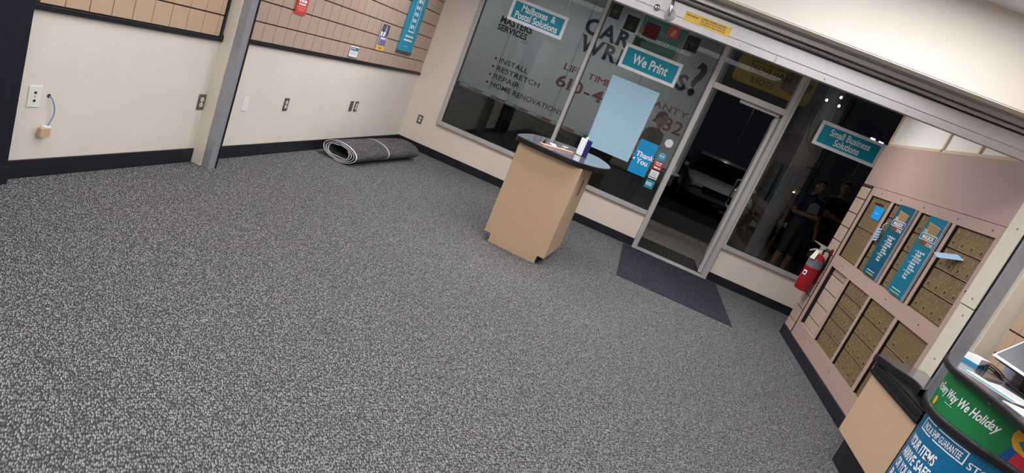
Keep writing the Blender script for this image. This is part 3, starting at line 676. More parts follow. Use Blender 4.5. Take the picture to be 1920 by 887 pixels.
MB()._a([(-.086, -.045, .345), (-.05, -.078, .345), (-.035, -.06, .435), (-.06, -.035, .445), (-.088, -.047, .345), (-.052, -.08, .345), (-.037, -.062, .435), (-.062, -.037, .445)],
        [(0, 1, 2, 3), (7, 6, 5, 4), (0, 1, 5, 4), (1, 2, 6, 5), (2, 3, 7, 6), (3, 0, 4, 7)]).build('inspection_tag', mat('tag_cream', (226, 222, 196), .6), t)
MB()._a([(-.0705, -.035, .165), (-.046, -.0635, .165), (-.046, -.0635, .215), (-.0705, -.035, .215)], [(0, 1, 2, 3)]).build('class_label', PAPER, t, loc=(-.003, -.003, 0))
MB()._a([(-.066, -.042, .178), (-.053, -.057, .178), (-.053, -.057, .202), (-.066, -.042, .202)], [(0, 1, 2, 3)]).build('class_mark', INKK, t, loc=(-.0045, -.0045, 0))
MB().box(.074, .098, -.035, .035, .12, .16).box(.086, .098, -.03, .03, .1, .5).box(.03, .09, -.015, .015, .47, .485).build('wall_bracket', mat('bracket_red', (120, 20, 28), .5), t, bevel=.002)

# ================================================================= KIOSK
KR = R(-5)
t = thing('kiosk', 'beige laminate kiosk with rounded grey top standing in the lobby', 'kiosk', (2.29, -2.51, 0), KR)
kw, kd, kh = .60, .64, .935; nx, nz = .066, .078
MB().prism([(-kw / 2 + nx, 0), (kw / 2 - nx, 0), (kw / 2 - nx, nz), (kw / 2, nz), (kw / 2, kh), (-kw / 2, kh), (-kw / 2, nz), (-kw / 2 + nx, nz)], 0, .018, 'y').build('front_panel', BEIGE, t, bevel=.0015)
MB().prism([(.0185, nz), (kd, nz), (kd, kh), (.0185, kh)], kw / 2 - .018, kw / 2, 'x').build('side_panel', BEIGE, t, bevel=.0015)
MB().prism([(.0185, nz), (kd, nz), (kd, kh), (.0185, kh)], -kw / 2, -kw / 2 + .018, 'x').build('side_panel', BEIGE, t, bevel=.0015)
MB().prism([(-kw / 2 + nx, 0), (kw / 2 - nx, 0), (kw / 2 - nx, nz), (kw / 2, nz), (kw / 2, kh), (-kw / 2, kh), (-kw / 2, nz), (-kw / 2 + nx, nz)], kd - .018, kd, 'y').build('back_panel', BEIGE, t, bevel=.0015)
MB().box(-kw / 2 + nx, kw / 2 - nx, .019, kd - .019, 0, nz).build('plinth', BLACKV, t)
s_ = MB().box(kw / 2 + .0005, kw / 2 + .004, .30, .345, .66, .82).build('slot_plate', mat('slot_frame', (120, 92, 70), .5), t)
B(kw / 2 + .004, kw / 2 + .006, .315, .328, .675, .805).build('slot', DARK, s_)
top = spline([(-.345, .0), (-.375, .30), (-.36, .62), (-.25, .87), (-.03, 1.05), (.19, 1.12), (.32, .98), (.42, .74), (.455, .50), (.42, .26), (.33, .05), (.21, -.052), (.0, -.062), (-.22, -.055)], 5, True)
ins = [(x * .985 + .0005, (y - .5) * .985 + .5) for x, y in top]
MB().prism(top, kh, kh + .044, 'z').build('top_edge', EDGE, t, bevel=.004)
MB().prism(ins, kh + .0435, kh + .0475, 'z').build('top_surface', TOPG, t, bevel=.001)
KT = kh + .048
# things on the kiosk (world placed)
t = thing('wooden_strip', 'long bare wooden strip lying on the kiosk top', 'wood strip', (2.17, -2.47, KT), R(56))
MB().prism([(0, -.028), (.10, -.028), (.44, -.012), (.44, .016), (.10, .014), (0, .024)], 0, .013, 'z').build('strip', mat('pale_wood', (196, 162, 136), .6, noise=.12, nscale=40, stretch=(1, 8, 8)), t, bevel=.002)
t = thing('bottle_cap', 'small black cap standing on the wooden strip', 'lid', (2.178, -2.40, KT + .0135))
MB().lathe([(.010, 0), (.011, .012), (.008, .022), (.009, .028), (.005, .032)], n=12).build('cap', BLACK, t, smooth=True)
t = thing('paper_card', 'small white folded card lying on the kiosk top', 'card', (2.235, -2.10, KT), R(30))
MB()._a([(-.05, -.08, .001), (.02, -.02, .001), (.06, .12, .001), (-.03, .05, .006), (-.05, -.08, 0), (.02, -.02, 0), (.06, .12, 0), (-.03, .05, .005)],
        [(0, 1, 2, 3), (7, 6, 5, 4), (0, 1, 5, 4), (1, 2, 6, 5), (2, 3, 7, 6), (3, 0, 4, 7)]).build('card', PAPER, t)
t = thing('pen_coil', 'coiled silver pen chain lying on the kiosk top', 'pen chain', (2.30, -1.93, KT))
MB().tube([(.03 * math.cos(k * .6) + k * .0012, .03 * math.sin(k * .6), .004 + .0006 * k) for k in range(24)], .0022, 6).build('chain', CHROME, t, smooth=True)
t = thing('leaflet_box', 'white and navy upright leaflet box on the kiosk top', 'leaflet box', (2.485, -1.99, KT), R(14))
B(-.045, .0, -.05, .05, .003, .155).build('white_half', PAPER, t, bevel=.0015)
B(.0, .048, -.052, .052, .003, .158).build('navy_half', mat('navy_print', (24, 28, 92), .45), t, bevel=.0015)
B(-.05, .052, -.055, .055, 0, .004).build('base', BLACK, t)
MB().lathe([(.010, .158), (.013, .165), (.010, .176), (.004, .18)], (.0, .01, 0), 12).build('knob', WHITE, t, smooth=True)

# ================================================================= RUG, MAT
t = thing('rolled_rug', 'rolled-up grey rug with white bound edge on the floor by the wall', 'rug', (.30, -2.14, 0), R(-3))
turns = []; N = 150; T = 3.4
for k in range(N):
    a = k / N * T * 2 * math.pi; f = 1 - .46 * (k / N)      # outside -> inside
    th = -math.pi * .55 + a
    rx, rz = .208 * f, .098 * f
    cz = .1015 - (1 - f) * .012
    x, z = rx * math.cos(th), cz + rz * math.sin(th)
    if k > N * .75: z += .008 * math.sin(3 * th)
    turns.append((x - .015, z))
def ribbon(y0, y1, th, extra=0., sub=6):
    P = [Vector((x, 0, z)) for x, z in turns]; vs = []
    ys = [y0 + (y1 - y0) * i / sub for i in range(sub + 1)]
    for y in ys:
        for i, p in enumerate(P):
            tg = (P[min(i + 1, N - 1)] - P[max(i - 1, 0)]).normalized(); n = Vector((tg.z, 0, -tg.x))
            sq = 1 + .04 * math.sin(y * 2.2 + .5)
            for s_ in (-1, 1):
                q = p + n * s_ * (th / 2 + extra); vs.append((q.x * (2 - sq), y, max(.0015, q.z * sq)))
    fs = []; S = 2 * N
    for j in range(len(ys) - 1):
        for i in range(N - 1):
            a = j * S + 2 * i
            fs += [(a, a + 2, a + S + 2, a + S), (a + 1, a + S + 1, a + S + 3, a + 3)]
        fs += [(j * S, j * S + S, j * S + S + 1, j * S + 1), (j * S + S - 2, j * S + S - 1, j * S + 2 * S - 1, j * S + 2 * S - 2)]
    for j in (0, len(ys) - 1):
        fs += [(j * S + 2 * i, j * S + 2 * i + 1, j * S + 2 * i + 3, j * S + 2 * i + 2) for i in range(N - 1)]
    return MB()._a(vs, fs)
ribbon(.016, 1.50, .006).build('rug_body', RUGM, t, smooth=True)
ribbon(0, .016, .0048, .0, 1).build('edge_binding', mat('white_binding', (226, 226, 230), .7), t, smooth=True)
P0 = turns[:60]
vs = []; 
for y in (.70, .73):
    for i, (x, z) in enumerate(P0):
        a = Vector((x + .015, 0, (z - .0975) * 3.5)).normalized()
        tg = Vector((P0[min(i + 1, 59)][0] - P0[max(i - 1, 0)][0], 0, P0[min(i + 1, 59)][1] - P0[max(i - 1, 0)][1])).normalized(); n = Vector((tg.z, 0, -tg.x))
        sq = 1 + .04 * math.sin(y * 2.2 + .5)
        vs.append(((x + n.x * .0046) * (2 - sq), y, max(.002, (z + n.z * .0046) * sq)))
MB()._a(vs, [(i, i + 1, 61 + i, 60 + i) for i in range(2, 44)]).build('stripe', mat('pale_stripe', (176, 174, 178), .8), t, smooth=True)
t = thing('door_mat', 'dark charcoal mat on the carpet inside the open door', 'mat', (3.88, -.85, 0))
B(-.615, .615, -.83, .79, 0, .006).build('mat', MATM, t, bevel=.003)

# ================================================================= LOW DESK AND COUNTER
t = thing('low_desk', 'low beige desk with black-edged grey top beside the mailboxes', 'desk', (W, -3.76, 0))
def desk_slab(xf, z0, z1, nm, m, yf=.0, bev=.003):
    P = [(xf, -3.76 + yf), (xf, -4.42 - (4.831 - xf) * 1.0 if xf < 4.84 else -4.30), (4.868, -4.340) if xf < 4.84 else (4.90, -4.285), (4.938, -4.220), (5.045, -4.166), (W - .016, -4.156), (W - .016, -3.76 + yf)]
    MB().prism([(x - W, y + 3.76) for x, y in P], z0, z1, 'z').build(nm, m, t, bevel=bev)
desk_slab(4.831, .205, .628, 'front_panel', BEIGE, bev=.0015)
desk_slab(4.893, 0, .2045, 'toe_kick', BLACKV)
desk_slab(4.815, .6285, .654, 'edge_band', EDGE, .012); desk_slab(4.820, .6545, .678, 'edge_band', EDGE, .010); desk_slab(4.815, .6785, .700, 'edge_band', EDGE, .012)
desk_slab(4.83, .7005, .712, 'shelf_board', mat('shelf_black', (30, 30, 34), .3))
wav = [(4.782, -3.765), (4.79, -3.80), (4.822, -3.865), (4.846, -3.935), (4.885, -3.985), (4.906, -4.04), (4.902, -4.12), (4.880, -4.19)]
loc = [(x - W, y + 3.76) for x, y in spline(wav, 5)]
def desk_top(off, z0, z1, nm, m, bev):
    P = [(x + off, y - (off * .6 if i == 0 else 0)) for i, (x, y) in enumerate(loc)]
    MB().prism(P + [(-.218, -.40), (-.10, -.348), (-.016, -.338), (-.016, -.004), (-.016, .0 + .075 - off * .6), (-.30 + off, .030 - off * .6)], z0, z1, 'z').build(nm, m, t, bevel=bev)
desk_top(0, .7125, .756, 'top_edge', EDGE, .006)
desk_top(.012, .7555, .759, 'top_surface', TOPG, .0005)

# main counter
LED = spline([(5.28, -4.10), (5.05, -4.12), (4.925, -4.17), (4.849, -4.30), (4.79, -4.45), (4.767, -4.60), (4.795, -4.74), (4.85, -4.85), (4.93, -4.93), (4.975, -5.05), (5.0, -5.3), (5.0, -6.0)], 8)
TOPO = spline([(5.285, -4.0), (5.08, -4.07), (4.93, -4.15), (4.826, -4.317), (4.766, -4.451), (4.739, -4.57), (4.75, -4.695), (4.762, -4.85), (4.760, -4.99), (4.745, -5.15), (4.74, -5.5), (4.74, -6.0)], 8)
def offset(P, d):
    out = []
    for i, p in enumerate(P):
        a = Vector(P[min(i + 1, len(P) - 1)]) - Vector(P[max(i - 1, 0)]); a.normalize(); out.append((p[0] - a.y * d, p[1] + a.x * d))
    return out
def slab(P, z0, z1, nm, m, par, bev=.0):
    P = [(min(x, WR - .020), y) for x, y in P]
    return MB().prism(P + [(WR - .019, P[-1][1])] + ([(WR - .019, P[0][1])] if P[0][0] < WR - .022 else []), z0, z1, 'z').build(nm, m, par, bevel=bev)
t = thing('service_counter', 'curved service counter with green and blue wraps at lower right', 'counter', (0, 0, 0))
slab(offset(LED, .037), .10, .735, 'counter_body', BEIGE, t)
slab(offset(LED, .09), 0, .10, 'toe_kick', BLACKV, t)
slab(LED, .735, .768, 'ledge_edge', EDGE, t, .004)
slab(offset(LED, .010), .7675, .771, 'ledge_surface', TOPG, t, .0005)
slab(offset(LED, .032), .771, .975, 'upper_body', mat('grey_metal_side', (138, 138, 146), .4, metal=.3), t)
slab(TOPO, .975, 1.003, 'top_edge', EDGE, t, .004)
slab(offset(TOPO, .010), 1.0025, 1.007, 'top_surface', TOPG, t, .0005)
def wrap(P, d, s0, s1, z0, z1, nm, m, par, n=48, prof=None):
    Q = [Vector(p) for p in offset(P, d)]; L_ = [0]
    for a, b in zip(Q, Q[1:]): L_.append(L_[-1] + (b - a).length)
    def at(s_, e=0.):
        for i in range(len(L_) - 1):
            if L_[i + 1] >= s_ or i == len(L_) - 2:
                f = (s_ - L_[i]) / (L_[i + 1] - L_[i]); a = Q[i].lerp(Q[i + 1], f); tg = (Q[i + 1] - Q[i]).normalized(); return a.x + tg.y * e, a.y - tg.x * e
    if m is not None:
        vs = []
        for k in range(n + 1):
            s_ = s0 + (s1 - s0) * k / n; a = at(s_); b = at(s_, .0025)
            vs += [(*a, z0), (*a, z1), (*b, z0), (*b, z1)]
        fs = []
        for k in range(n):
            i = 4 * k; fs += [(i, i + 1, i + 5, i + 4), (i + 2, i + 6, i + 7, i + 3), (i + 1, i + 3, i + 7, i + 5), (i, i + 4, i + 6, i + 2)]
        fs += [(0, 2, 3, 1), (4 * n, 4 * n + 1, 4 * n + 3, 4 * n + 2)]
        return at, MB()._a(vs, fs).build(nm, m, par, smooth=True)
    return at, None
def bend(par, at, s_, s0, z, size, m, e=.0045, bold=.0, shear=0., width=None, xs=1., name='lettering', pts=None):
    if pts is None:
        me = glyphs(s_, size, bold, shear, xs=xs)
        if width: fit(me, width)
    else:
        me = bpy.data.meshes.new(name); me.from_pydata([(x, y, 0) for x, y in pts], [], [tuple(range(len(pts)))])
    bm = bmesh.new(); bm.from_mesh(me); bmesh.ops.triangulate(bm, faces=bm.faces)
    for _ in range(2):
        ed = [q for q in bm.edges if abs(q.verts[0].co.x - q.verts[1].co.x) > .02]
        if ed: bmesh.ops.subdivide_edges(bm, edges=ed, cuts=1); bmesh.ops.triangulate(bm, faces=bm.faces)
    for v in bm.verts:
        a = at(s0 + v.co.x, e); v.co = (a[0], a[1], z + v.co.y)
    bmesh.ops.recalc_face_normals(bm, faces=bm.faces)
    bm.to_mesh(me); bm.free(); me.materials.clear(); me.materials.append(m); me.name = name
    o = bpy.data.objects.new(name, me); C.objects.link(o); o.parent = par; return o
GREEN = mat('holiday_green', (18, 124, 66), .5); BLUEW = mat('wrap_blue', (8, 106, 150), .4)
at_g, gw = wrap(LED, .030, .53, 1.9, .774, .973, 'green_wrap', GREEN, t)
at_b, bw = wrap(LED, .035, .62, 1.9, .16, .733, 'blue_wrap', BLUEW, t)
bend(gw, at_g, 'in Every Way We Holiday', .585, .857, .066, INK, bold=.02, shear=.25, width=.475)
YO = mat('ornament_yellow', (236, 178, 50), .5); OB = mat('ornament_blue', (24, 84, 150), .5); OR = mat('ornament_red', (206, 36, 62), .5)
ell = lambda cx, cy, a, b, n=18: [(cx + a * math.cos(2 * math.pi * k / n), cy + b * math.sin(2 * math.pi * k / n)) for k in range(n)]
bend(gw, at_g, '', .655, 0, 0, YO, pts=ell(.0, .80, .022, .024), name='ornament_print')
bend(gw, at_g, '', 1.20, 0, 0, YO, pts=ell(.0, .895, .10, .078), name='ornament_print')
bend(gw, at_g, '', 1.13, 0, 0, mat('ornament_teal', (34, 120, 136), .5), pts=[(0, .875), (.035, .85), (.045, .92)], e=.0055, name='ornament_print')
bend(gw, at_g, '', 1.10, 0, 0, OB, pts=[(0, .778), (.04, .778), (.05, .835), (.015, .84)], e=.0055, name='ornament_print')
bend(gw, at_g, '', 1.14, 0, 0, OR, pts=[(0, .778), (.07, .778), (.07, .825), (.01, .835)], e=.0055, name='ornament_print')
bend(gw, at_g, '', .94, 0, 0, YO, pts=[(0, .968), (.07, .968), (.05, .952), (.02, .95)], name='ornament_print')
bend(gw, at_g, '', .755, 0, 0, INK, pts=[(0, .832), (.07, .832), (.07, .834), (0, .834)], name='thin_line')
bend(bw, at_b, 'PACK & SHIP GUARANTEE', .715, .663, .048, INK, bold=.012, width=.268)
for a, b in (((.0, 0), (.315, .006)), ((.0, .062), (.315, .068))): bend(bw, at_b, '', .69, .648, 0, INK, pts=[(a[0], a[1]), (b[0], a[1]), (b[0], b[1]), (a[0], b[1])], name='outline')
for q in (.69, .999): bend(bw, at_b, '', q, .648, 0, INK, pts=[(0, 0), (.006, 0), (.006, .068), (0, .068)], name='outline')
bend(bw, at_b, 'STORE', 1.02, .648, .048, INK, bold=.01)
for k, s_ in enumerate(('YOUR ITEMS', 'ARRIVE SAFE', 'OR YOUR MONEY')):
    bend(bw, at_b, s_, .66, .550 - k * .072, .075, INK, bold=.02, width=(.24, .25, .33)[k])
bend(bw, at_b, 'BACK', .66, .334, .075, INK, bold=.02)
# things on the counter
CZ = 1.0072
t = thing('card_box', 'small white and blue box on the counter beside the gate trim', 'box', (5.0, -4.255, CZ), R(30))
B(-.042, .042, -.04, .04, 0, .05).build('carton', PAPER, t, bevel=.002); B(-.043, .043, -.041, .041, .0, .016).build('blue_band', mat('box_blue', (40, 140, 180), .5), t)
t = thing('brochure', 'teal-edged white brochure lying at the counter edge', 'brochure', (4.80, -4.52, CZ), R(-70))
B(-.0, .30, -.01, .085, 0, .002).build('sheet', PAPER, t); B(.0, .29, -.008, .014, .002, .003).build('teal_strip', TEAL, t)
PL = [('white form on the counter between the brochure and the monitor', 4.925, -4.56, -66, 0.0), ('white form fanned out lower on the counter', 4.86, -4.86, -86, .0), ('white form with a red corner at the frame edge', 4.86, -5.12, -84, .0)]
for i, (lb, x, y, a, dz) in enumerate(PL):
    t = thing('paper_form', lb, 'paper', (x, y, CZ + dz), R(a), 'forms on the counter')
    B(.0, .23, -.045, .065, 0, .0022).build('sheet', PAPER, t)
    for k in range(4): MB().box(.02, .21, -.032 + k * .022, -.029 + k * .022, .0022, .0026).build('print_line', MATS['card_grey'], t)
    if i == 2: B(.0, .05, .03, .06, .0022, .003).build('red_corner', OR, t)
t = thing('monitor', 'dark touchscreen monitor with silver bezel on the counter', 'monitor', (5.13, -4.50, CZ), R(-88))
MB().box(-.08, .08, -.06, .09, 0, .014).build('stand_base', BLACK, t, bevel=.004)
MB().prism([(-.03, .014), (.03, .014), (.0, .15), (-.05, .15)], -.03, .03, 'x').build('stand_neck', BLACK, t, bevel=.004)
hd = B(-.19, .19, -.012, .012, 0, .26).build('screen_housing', BLACK, t, bevel=.006); hd.location = (-.01, -.095, .085); hd.rotation_euler = (R(-36), 0, 0)
B(-.192, .192, -.0165, -.011, -.002, .262).build('bezel', mat('silver_bezel', (196, 196, 200), .35, metal=.4), hd, bevel=.002)
B(-.178, .178, -.0175, -.0155, .014, .248).build('display', mat('dark_display', (38, 42, 50), .3), hd)
t = thing('receipt_printer', 'grey receipt printer behind the monitor against the slatwall', 'printer', (5.225, -4.235, CZ), R(-10))
B(-.05, .05, -.07, .07, 0, .115).build('case', mat('printer_grey', (140, 140, 148), .5), t, bevel=.006); B(-.045, .045, -.05, .05, .115, .120).build('lid', ALUD, t, bevel=.002)
t = thing('cable_bundle', 'coiled black cables on the counter below the monitor', 'cables', (5.02, -4.36, CZ))
for k in range(3):
    MB().tube(spline([(-.03 + .02 * k, .05, .006), (-.02 + .01 * k, .03, .03 + .01 * k), (.03 + .02 * k, 0, .02), (.0, -.02, .035 - .01 * k), (.05, -.04, .006)], 6), .0035, 7).build('cable', (BLACK, BLACK, mat('brown_cable', (120, 78, 44), .5))[k], t, smooth=True)

# ================================================================= OUTSIDE (night)
CONC = mat('sidewalk_concrete', (150, 140, 130), .9, noise=.2, nscale=12, bump=.4, bscale=60)
ASPH = mat('asphalt', (44, 44, 46), .85, noise=.25, nscale=30, bump=.5, bscale=120)
sw = struct('sidewalk', B(-8, 14, .1, 2.75, -.22, -.012), CONC)
for k in range(-5, 9): B(k * 1.5, k * 1.5 + .008, .1, 2.75, -.013, -.0115).build('joint', GROOVE, sw)
struct('curb', B(-8, 14, 2.75, 2.90, -.22, -.008), mat('curb_concrete', (120, 116, 110), .9, noise=.15, nscale=10), bevel=.01)
struct('street', B(-30, 40, 2.9, 45, -.32, -.16), ASPH)
struct('canopy', B(-8, 14, .1, 2.5, 2.98, 3.1), mat('canopy_soffit', (150, 150, 148), .8))
struct('wall_canopy', B(-8, 14, .1, .2, CEIL, 2.98), PINKW)
t = thing('rubber_mat', 'ribbed black rubber mat on the sidewalk outside the open door', 'mat', (3.86, .52, -.012))
B(-.44, .44, -.40, .42, 0, .010).build('mat', mat('rubber', (24, 24, 26), .6), t, bevel=.003)
for k in range(21): B(-.42 + k * .042, -.405 + k * .042, -.38, .40, .010, .014).build('rib', MATS['rubber'], t)
FILL_LENS = mat('fill_lens', (236, 240, 246), .5, emit=30.0)  # unseen lamps added under the canopy to light the truck
for x, nm in ((-.9, 'left of the truck lettering'), (.6, 'before the first window'), (2.1, 'before the second window')):
    t = thing('truck_fill_light', 'added unseen fill light for the truck, ' + nm, 'ceiling light', (x, 1.9, 2.98), 0, 'truck fill lights')
    B(-.22, .22, -.11, .11, -.03, 0).build('housing', STEELD, t); B(-.20, .20, -.09, .09, -.036, -.028).build('lens', FILL_LENS, t)

# box truck parked along the curb
TY = 3.2
t = thing('box_truck', 'white box truck with dark lettering parked outside the windows', 'truck', (0, TY, -.16))
TW = mat('truck_white', (214, 218, 218), .4, noise=.05, nscale=2)
zb = .84 + .16
B(-3.6, 3.74, .0, 2.35, zb, 3.2).build('box_body', TW, t, bevel=.01)
for k in range(7): MB().box(-3.5 + k * 1.2, -3.47 + k * 1.2, -.004, .0, zb + .06, 3.12).build('rivet_strip', mat('truck_seam', (186, 190, 190), .4), t)
B(-3.62, 3.75, -.012, .0, zb - .05, zb + .01).build('lower_rail', mat('truck_rail', (150, 152, 152), .4, metal=.3), t)
B(3.70, 3.75, -.008, .02, zb, 3.2).build('corner_post', ALUD, t)
for k in range(16):
    B(-3.3 + k * .45, -3.3 + k * .45 + .16, -.016, -.012, zb - .030, zb + .0).build('reflector', mat('reflector_red', (150, 44, 46), .4), t)
    B(-3.12 + k * .45, -3.12 + k * .45 + .16, -.016, -.012, zb - .030, zb + .0).build('reflector', mat('reflector_white', (220, 220, 222), .4), t)
MB().box(-4.6, 3.6, .75, .85, .62, .82).box(-4.6, 3.6, 1.5, 1.6, .62, .82).build('chassis_rail', BLACK, t)
for x in (-4.6, 1.6):
    for y in (.12, 1.95): MB().lathe([(.16, 0), (.40, .01), (.43, .05), (.43, .21), (.40, .25), (.16, .26)], (x, y, .43), 24, 'y').build('wheel', mat('tyre', (22, 22, 23), .8), t, smooth=True)
MB().prism([(-5.6, .45), (-5.75, .6), (-5.7, 1.25), (-5.2, 1.35), (-4.75, 2.15), (-3.75, 2.2), (-3.75, .45)], .15, 2.2, 'y').build('cab', TW, t, bevel=.05)
Z0 = .16
def tl(*a, **k): letters(t, *a, y=-.006, **k)
serif_letters(t, 'CARPET', 1.297, 2.43 + Z0, .255, 1.48, INKN, bold=.035)
serif_letters(t, 'WRINKLES', 1.323, 2.135 + Z0, .255, 1.93, INKN, bold=.035)
serif_letters(t, '?', 3.29, 2.13 + Z0, .54, .18, INKN, bold=.03)
serif_letters(t, 'LIFE TIME WARRANTY', 1.225, 1.735 + Z0, .105, 2.27, INKR, bold=.0)
serif_letters(t, '610-4', 1.182, 1.435 + Z0, .205, .87, INKR, bold=.02)
serif_letters(t, '432', 2.98, 1.435 + Z0, .225, .53, INKR, bold=.02)
letters(t, 'MASTERS', -.125, 2.06 + Z0, .165, INKK, y=-.006, bold=.03, width=.60)
letters(t, 'SERVICES', -.135, 1.935 + Z0, .14, INKK, y=-.006, bold=.03, width=.56)
letters(t, 'LLC', .36, 1.87 + Z0, .07, INKK, y=-.006)
for k, (s_, wd) in enumerate((('INSTALL', .55), ('RESTRETCH', .83), ('REPAIR', .50), ('HOME RENOVATIONS', 1.39))):
    z = 1.42 - k * .145 + Z0
    letters(t, s_, .11, z, .125, INKK, y=-.006, bold=.005, width=wd)
    for o in t.children[-1:]:
        dx = .11 - min(v.co.x for v in o.data.vertices)
        for v in o.data.vertices: v.co.x += dx
    MB().lathe([(.02, -.008), (.02, -.004)], (.035, 0, z + .045), 12, 'y').build('bullet', INKK, t)
for o in t.children:
    if o.name.startswith('lettering'):
        pass

# parked cars across the lot
def car(label, x, y, rz, m):
    t = thing('parked_car', label, 'car', (x, y, -.16), rz)
    st_ = [(-2.25, .62, .55, .62), (-2.15, .80, .38, .72), (-1.6, .88, .28, .82), (-.9, .90, .25, .90), (.0, .91, .25, .93), (.9, .90, .25, .93), (1.6, .88, .28, .95), (2.1, .80, .34, .90), (2.25, .66, .50, .80)]
    vs = []; n = 10
    for (xx, hw, z0, z1) in st_:
        pr = [(-hw * .9, z0), (hw * .9, z0), (hw, z0 + .12), (hw * 1.0, (z0 + z1) / 2), (hw * .97, z1 - .06), (hw * .85, z1), (-hw * .85, z1), (-hw * .97, z1 - .06), (-hw, (z0 + z1) / 2), (-hw, z0 + .12)]
        vs += [(xx, a, b) for a, b in pr]
    fs = [(i * n + k, i * n + (k + 1) % n, (i + 1) * n + (k + 1) % n, (i + 1) * n + k) for i in range(len(st_) - 1) for k in range(n)]
    fs += [tuple(range(n)), tuple(range((len(st_) - 1) * n, len(st_) * n))]
    MB()._a(vs, fs).build('car_body', m, t, smooth=True)
    cb = [(-1.0, .80, .89), (-.35, .70, 1.33), (.2, .68, 1.40), (.85, .68, 1.38), (1.45, .72, 1.18), (1.85, .78, .93)]
    vs = []; m_ = 4
    for xx, hw, z1 in cb: vs += [(xx, -.84, .88), (xx, -hw, z1), (xx, hw, z1), (xx, .84, .88)]
    fs = [(i * m_ + k, i * m_ + k + 1, (i + 1) * m_ + k + 1, (i + 1) * m_ + k) for i in range(len(cb) - 1) for k in range(3)] + [(0, 1, 2, 3), tuple(range(20, 24))]
    mb = MB(); mb._a(vs, fs); mb.build('greenhouse', mat('car_glass', (12, 14, 18), .08, spec=.8), t, smooth=True)
    rf = [(-.38, .69, 1.335), (.2, .68, 1.405), (.85, .68, 1.385), (1.40, .715, 1.205)]
    vs = []; 
    for xx, hw, z1 in rf: vs += [(xx, -hw - .012, z1 - .02), (xx, -hw + .06, z1 + .012), (xx, hw - .06, z1 + .012), (xx, hw + .012, z1 - .02)]
    MB()._a(vs, [(i * 4 + k, i * 4 + k + 1, i * 4 + k + 5, i * 4 + k + 4) for i in range(3) for k in range(3)]).build('roof', m, t, smooth=True)
    for xx in (-1.4, 1.4):
        for yy in (-.93, .73): 
            wh = MB().lathe([(.2, 0), (.31, .01), (.33, .04), (.33, .17), (.31, .20), (.2, .20)], (xx, yy, .33), 20, 'y').build('wheel', mat('tyre', (22, 22, 23), .8), t, smooth=True)
            MB().lathe([(.2, -.004), (.21, .0), (.2, .204)], (xx, yy, .33), 14, 'y').build('rim', ALUD, wh)
    for s_ in (-1, 1):
        B(-2.27, -2.12, s_ * .48, s_ * .78, .60, .72).build('headlight', mat('headlight_glass', (220, 224, 230), .08, spec=.9), t, bevel=.02)
        B(2.12, 2.27, s_ * .48, s_ * .76, .66, .78).build('tail_light', mat('tail_red', (110, 12, 16), .2), t, bevel=.02)
        B(-.75, -.62, s_ * .90, s_ * 1.02, .90, 1.0).build('mirror', m, t, bevel=.02)
    MB().box(-2.29, -2.2, -.45, .45, .50, .60).build('grille', BLACK, t, bevel=.01)
    return t
car('white car parked across the lot, just past the truck', 5.3, 10.4, R(90), mat('car_white', (206, 210, 214), .15, coat=1.))
car('black car parked across the lot behind the open door', 7.4, 9.0, R(90), mat('car_black', (20, 21, 24), .12, coat=1.))
car('dark grey car parked across the lot behind the door stile', 9.9, 10.2, R(90), mat('car_grey', (60, 62, 68), .12, coat=1.))
car('dark blue car parked behind the corner window', 12.6, 9.6, R(90), mat('car_blue', (24, 30, 48), .12, coat=1.))
# light column, lamps and stand-ins for reflected spots
t = thing('canopy_column', 'round grey canopy column standing outside the corner window', 'column', (5.12, 1.75, -.012))
MB().lathe([(.16, 0), (.16, .06), (.11, .10), (.11, 2.86), (.15, 2.92), (.15, 2.992)], n=24).build('shaft', mat('column_grey', (140, 142, 146), .6, noise=.1, nscale=6), t, smooth=True)
MB().tube(spline([(-.10, -.08, 2.7), (-.14, -.14, 2.35), (-.10, -.16, 2.1), (.02, -.14, 1.95)], 6), .006, 6).build('cable', BLACK, t, smooth=True)
def lot_lamp(x, y, h, label):
    t = thing('lot_lamp', label, 'street lamp', (x, y, -.16), 0, 'parking lot lamps')
    MB().lathe([(.06, 0), (.06, .3), (.02, .35), (.012, h)], n=10).build('pole', BLACK, t, smooth=True)
    MB().box(-.07, .07, -.06, .06, h, h + .03).build('lamp_head', STEELD, t, bevel=.02)
    B(-.06, .06, -.05, .05, h - .045, h + .001).build('lens', mat('lot_lens', (255, 250, 240), .5, emit=500.), t)
lot_lamp(8.334, 16, 3.677, 'lot lamp at the left end of the framed corner sign')
lot_lamp(10.210, 16, 3.901, 'lot lamp above the right end of the framed corner sign')
lot_lamp(10.502, 16, 3.885, 'rightmost lot lamp in the corner window')
lot_lamp(6.158, 16, 3.507, 'lot lamp seen through the open door below the closer')

lot_lamp(6.6, 6.4, 5.4, 'added unseen tall lamp lighting the parked car fronts')  # lamp added above the view to light the car fronts
def glint(x, z, label):  # hung glowing beads added in place of reflected light spots
    t = thing('glint_bead', label, 'light spot', (x, 1.25, z), 0, 'pendant stand-ins')
    MB().lathe([(.004, -.016), (.013, -.008), (.015, 0), (.012, .010), (.006, .018)], n=12).build('bulb', mat('glint_glow', (255, 248, 236), .5, emit=14.), t, smooth=True)
    MB().lathe([(.008, .018), (.008, .035), (.004, .04)], n=10).build('cap', BLACK, t)
    MB().tube([(0, 0, .04), (0, 0, 2.98 - z)], .0025, 6).build('cord', BLACK, t)
glint(4.937, 2.603, 'leftmost pendant standing in for a reflection, above the framed corner sign')
glint(5.083, 2.699, 'highest pendant standing in for a reflection, above the framed corner sign')
glint(5.110, 2.591, 'pendant standing in for a reflection, just below the highest one')

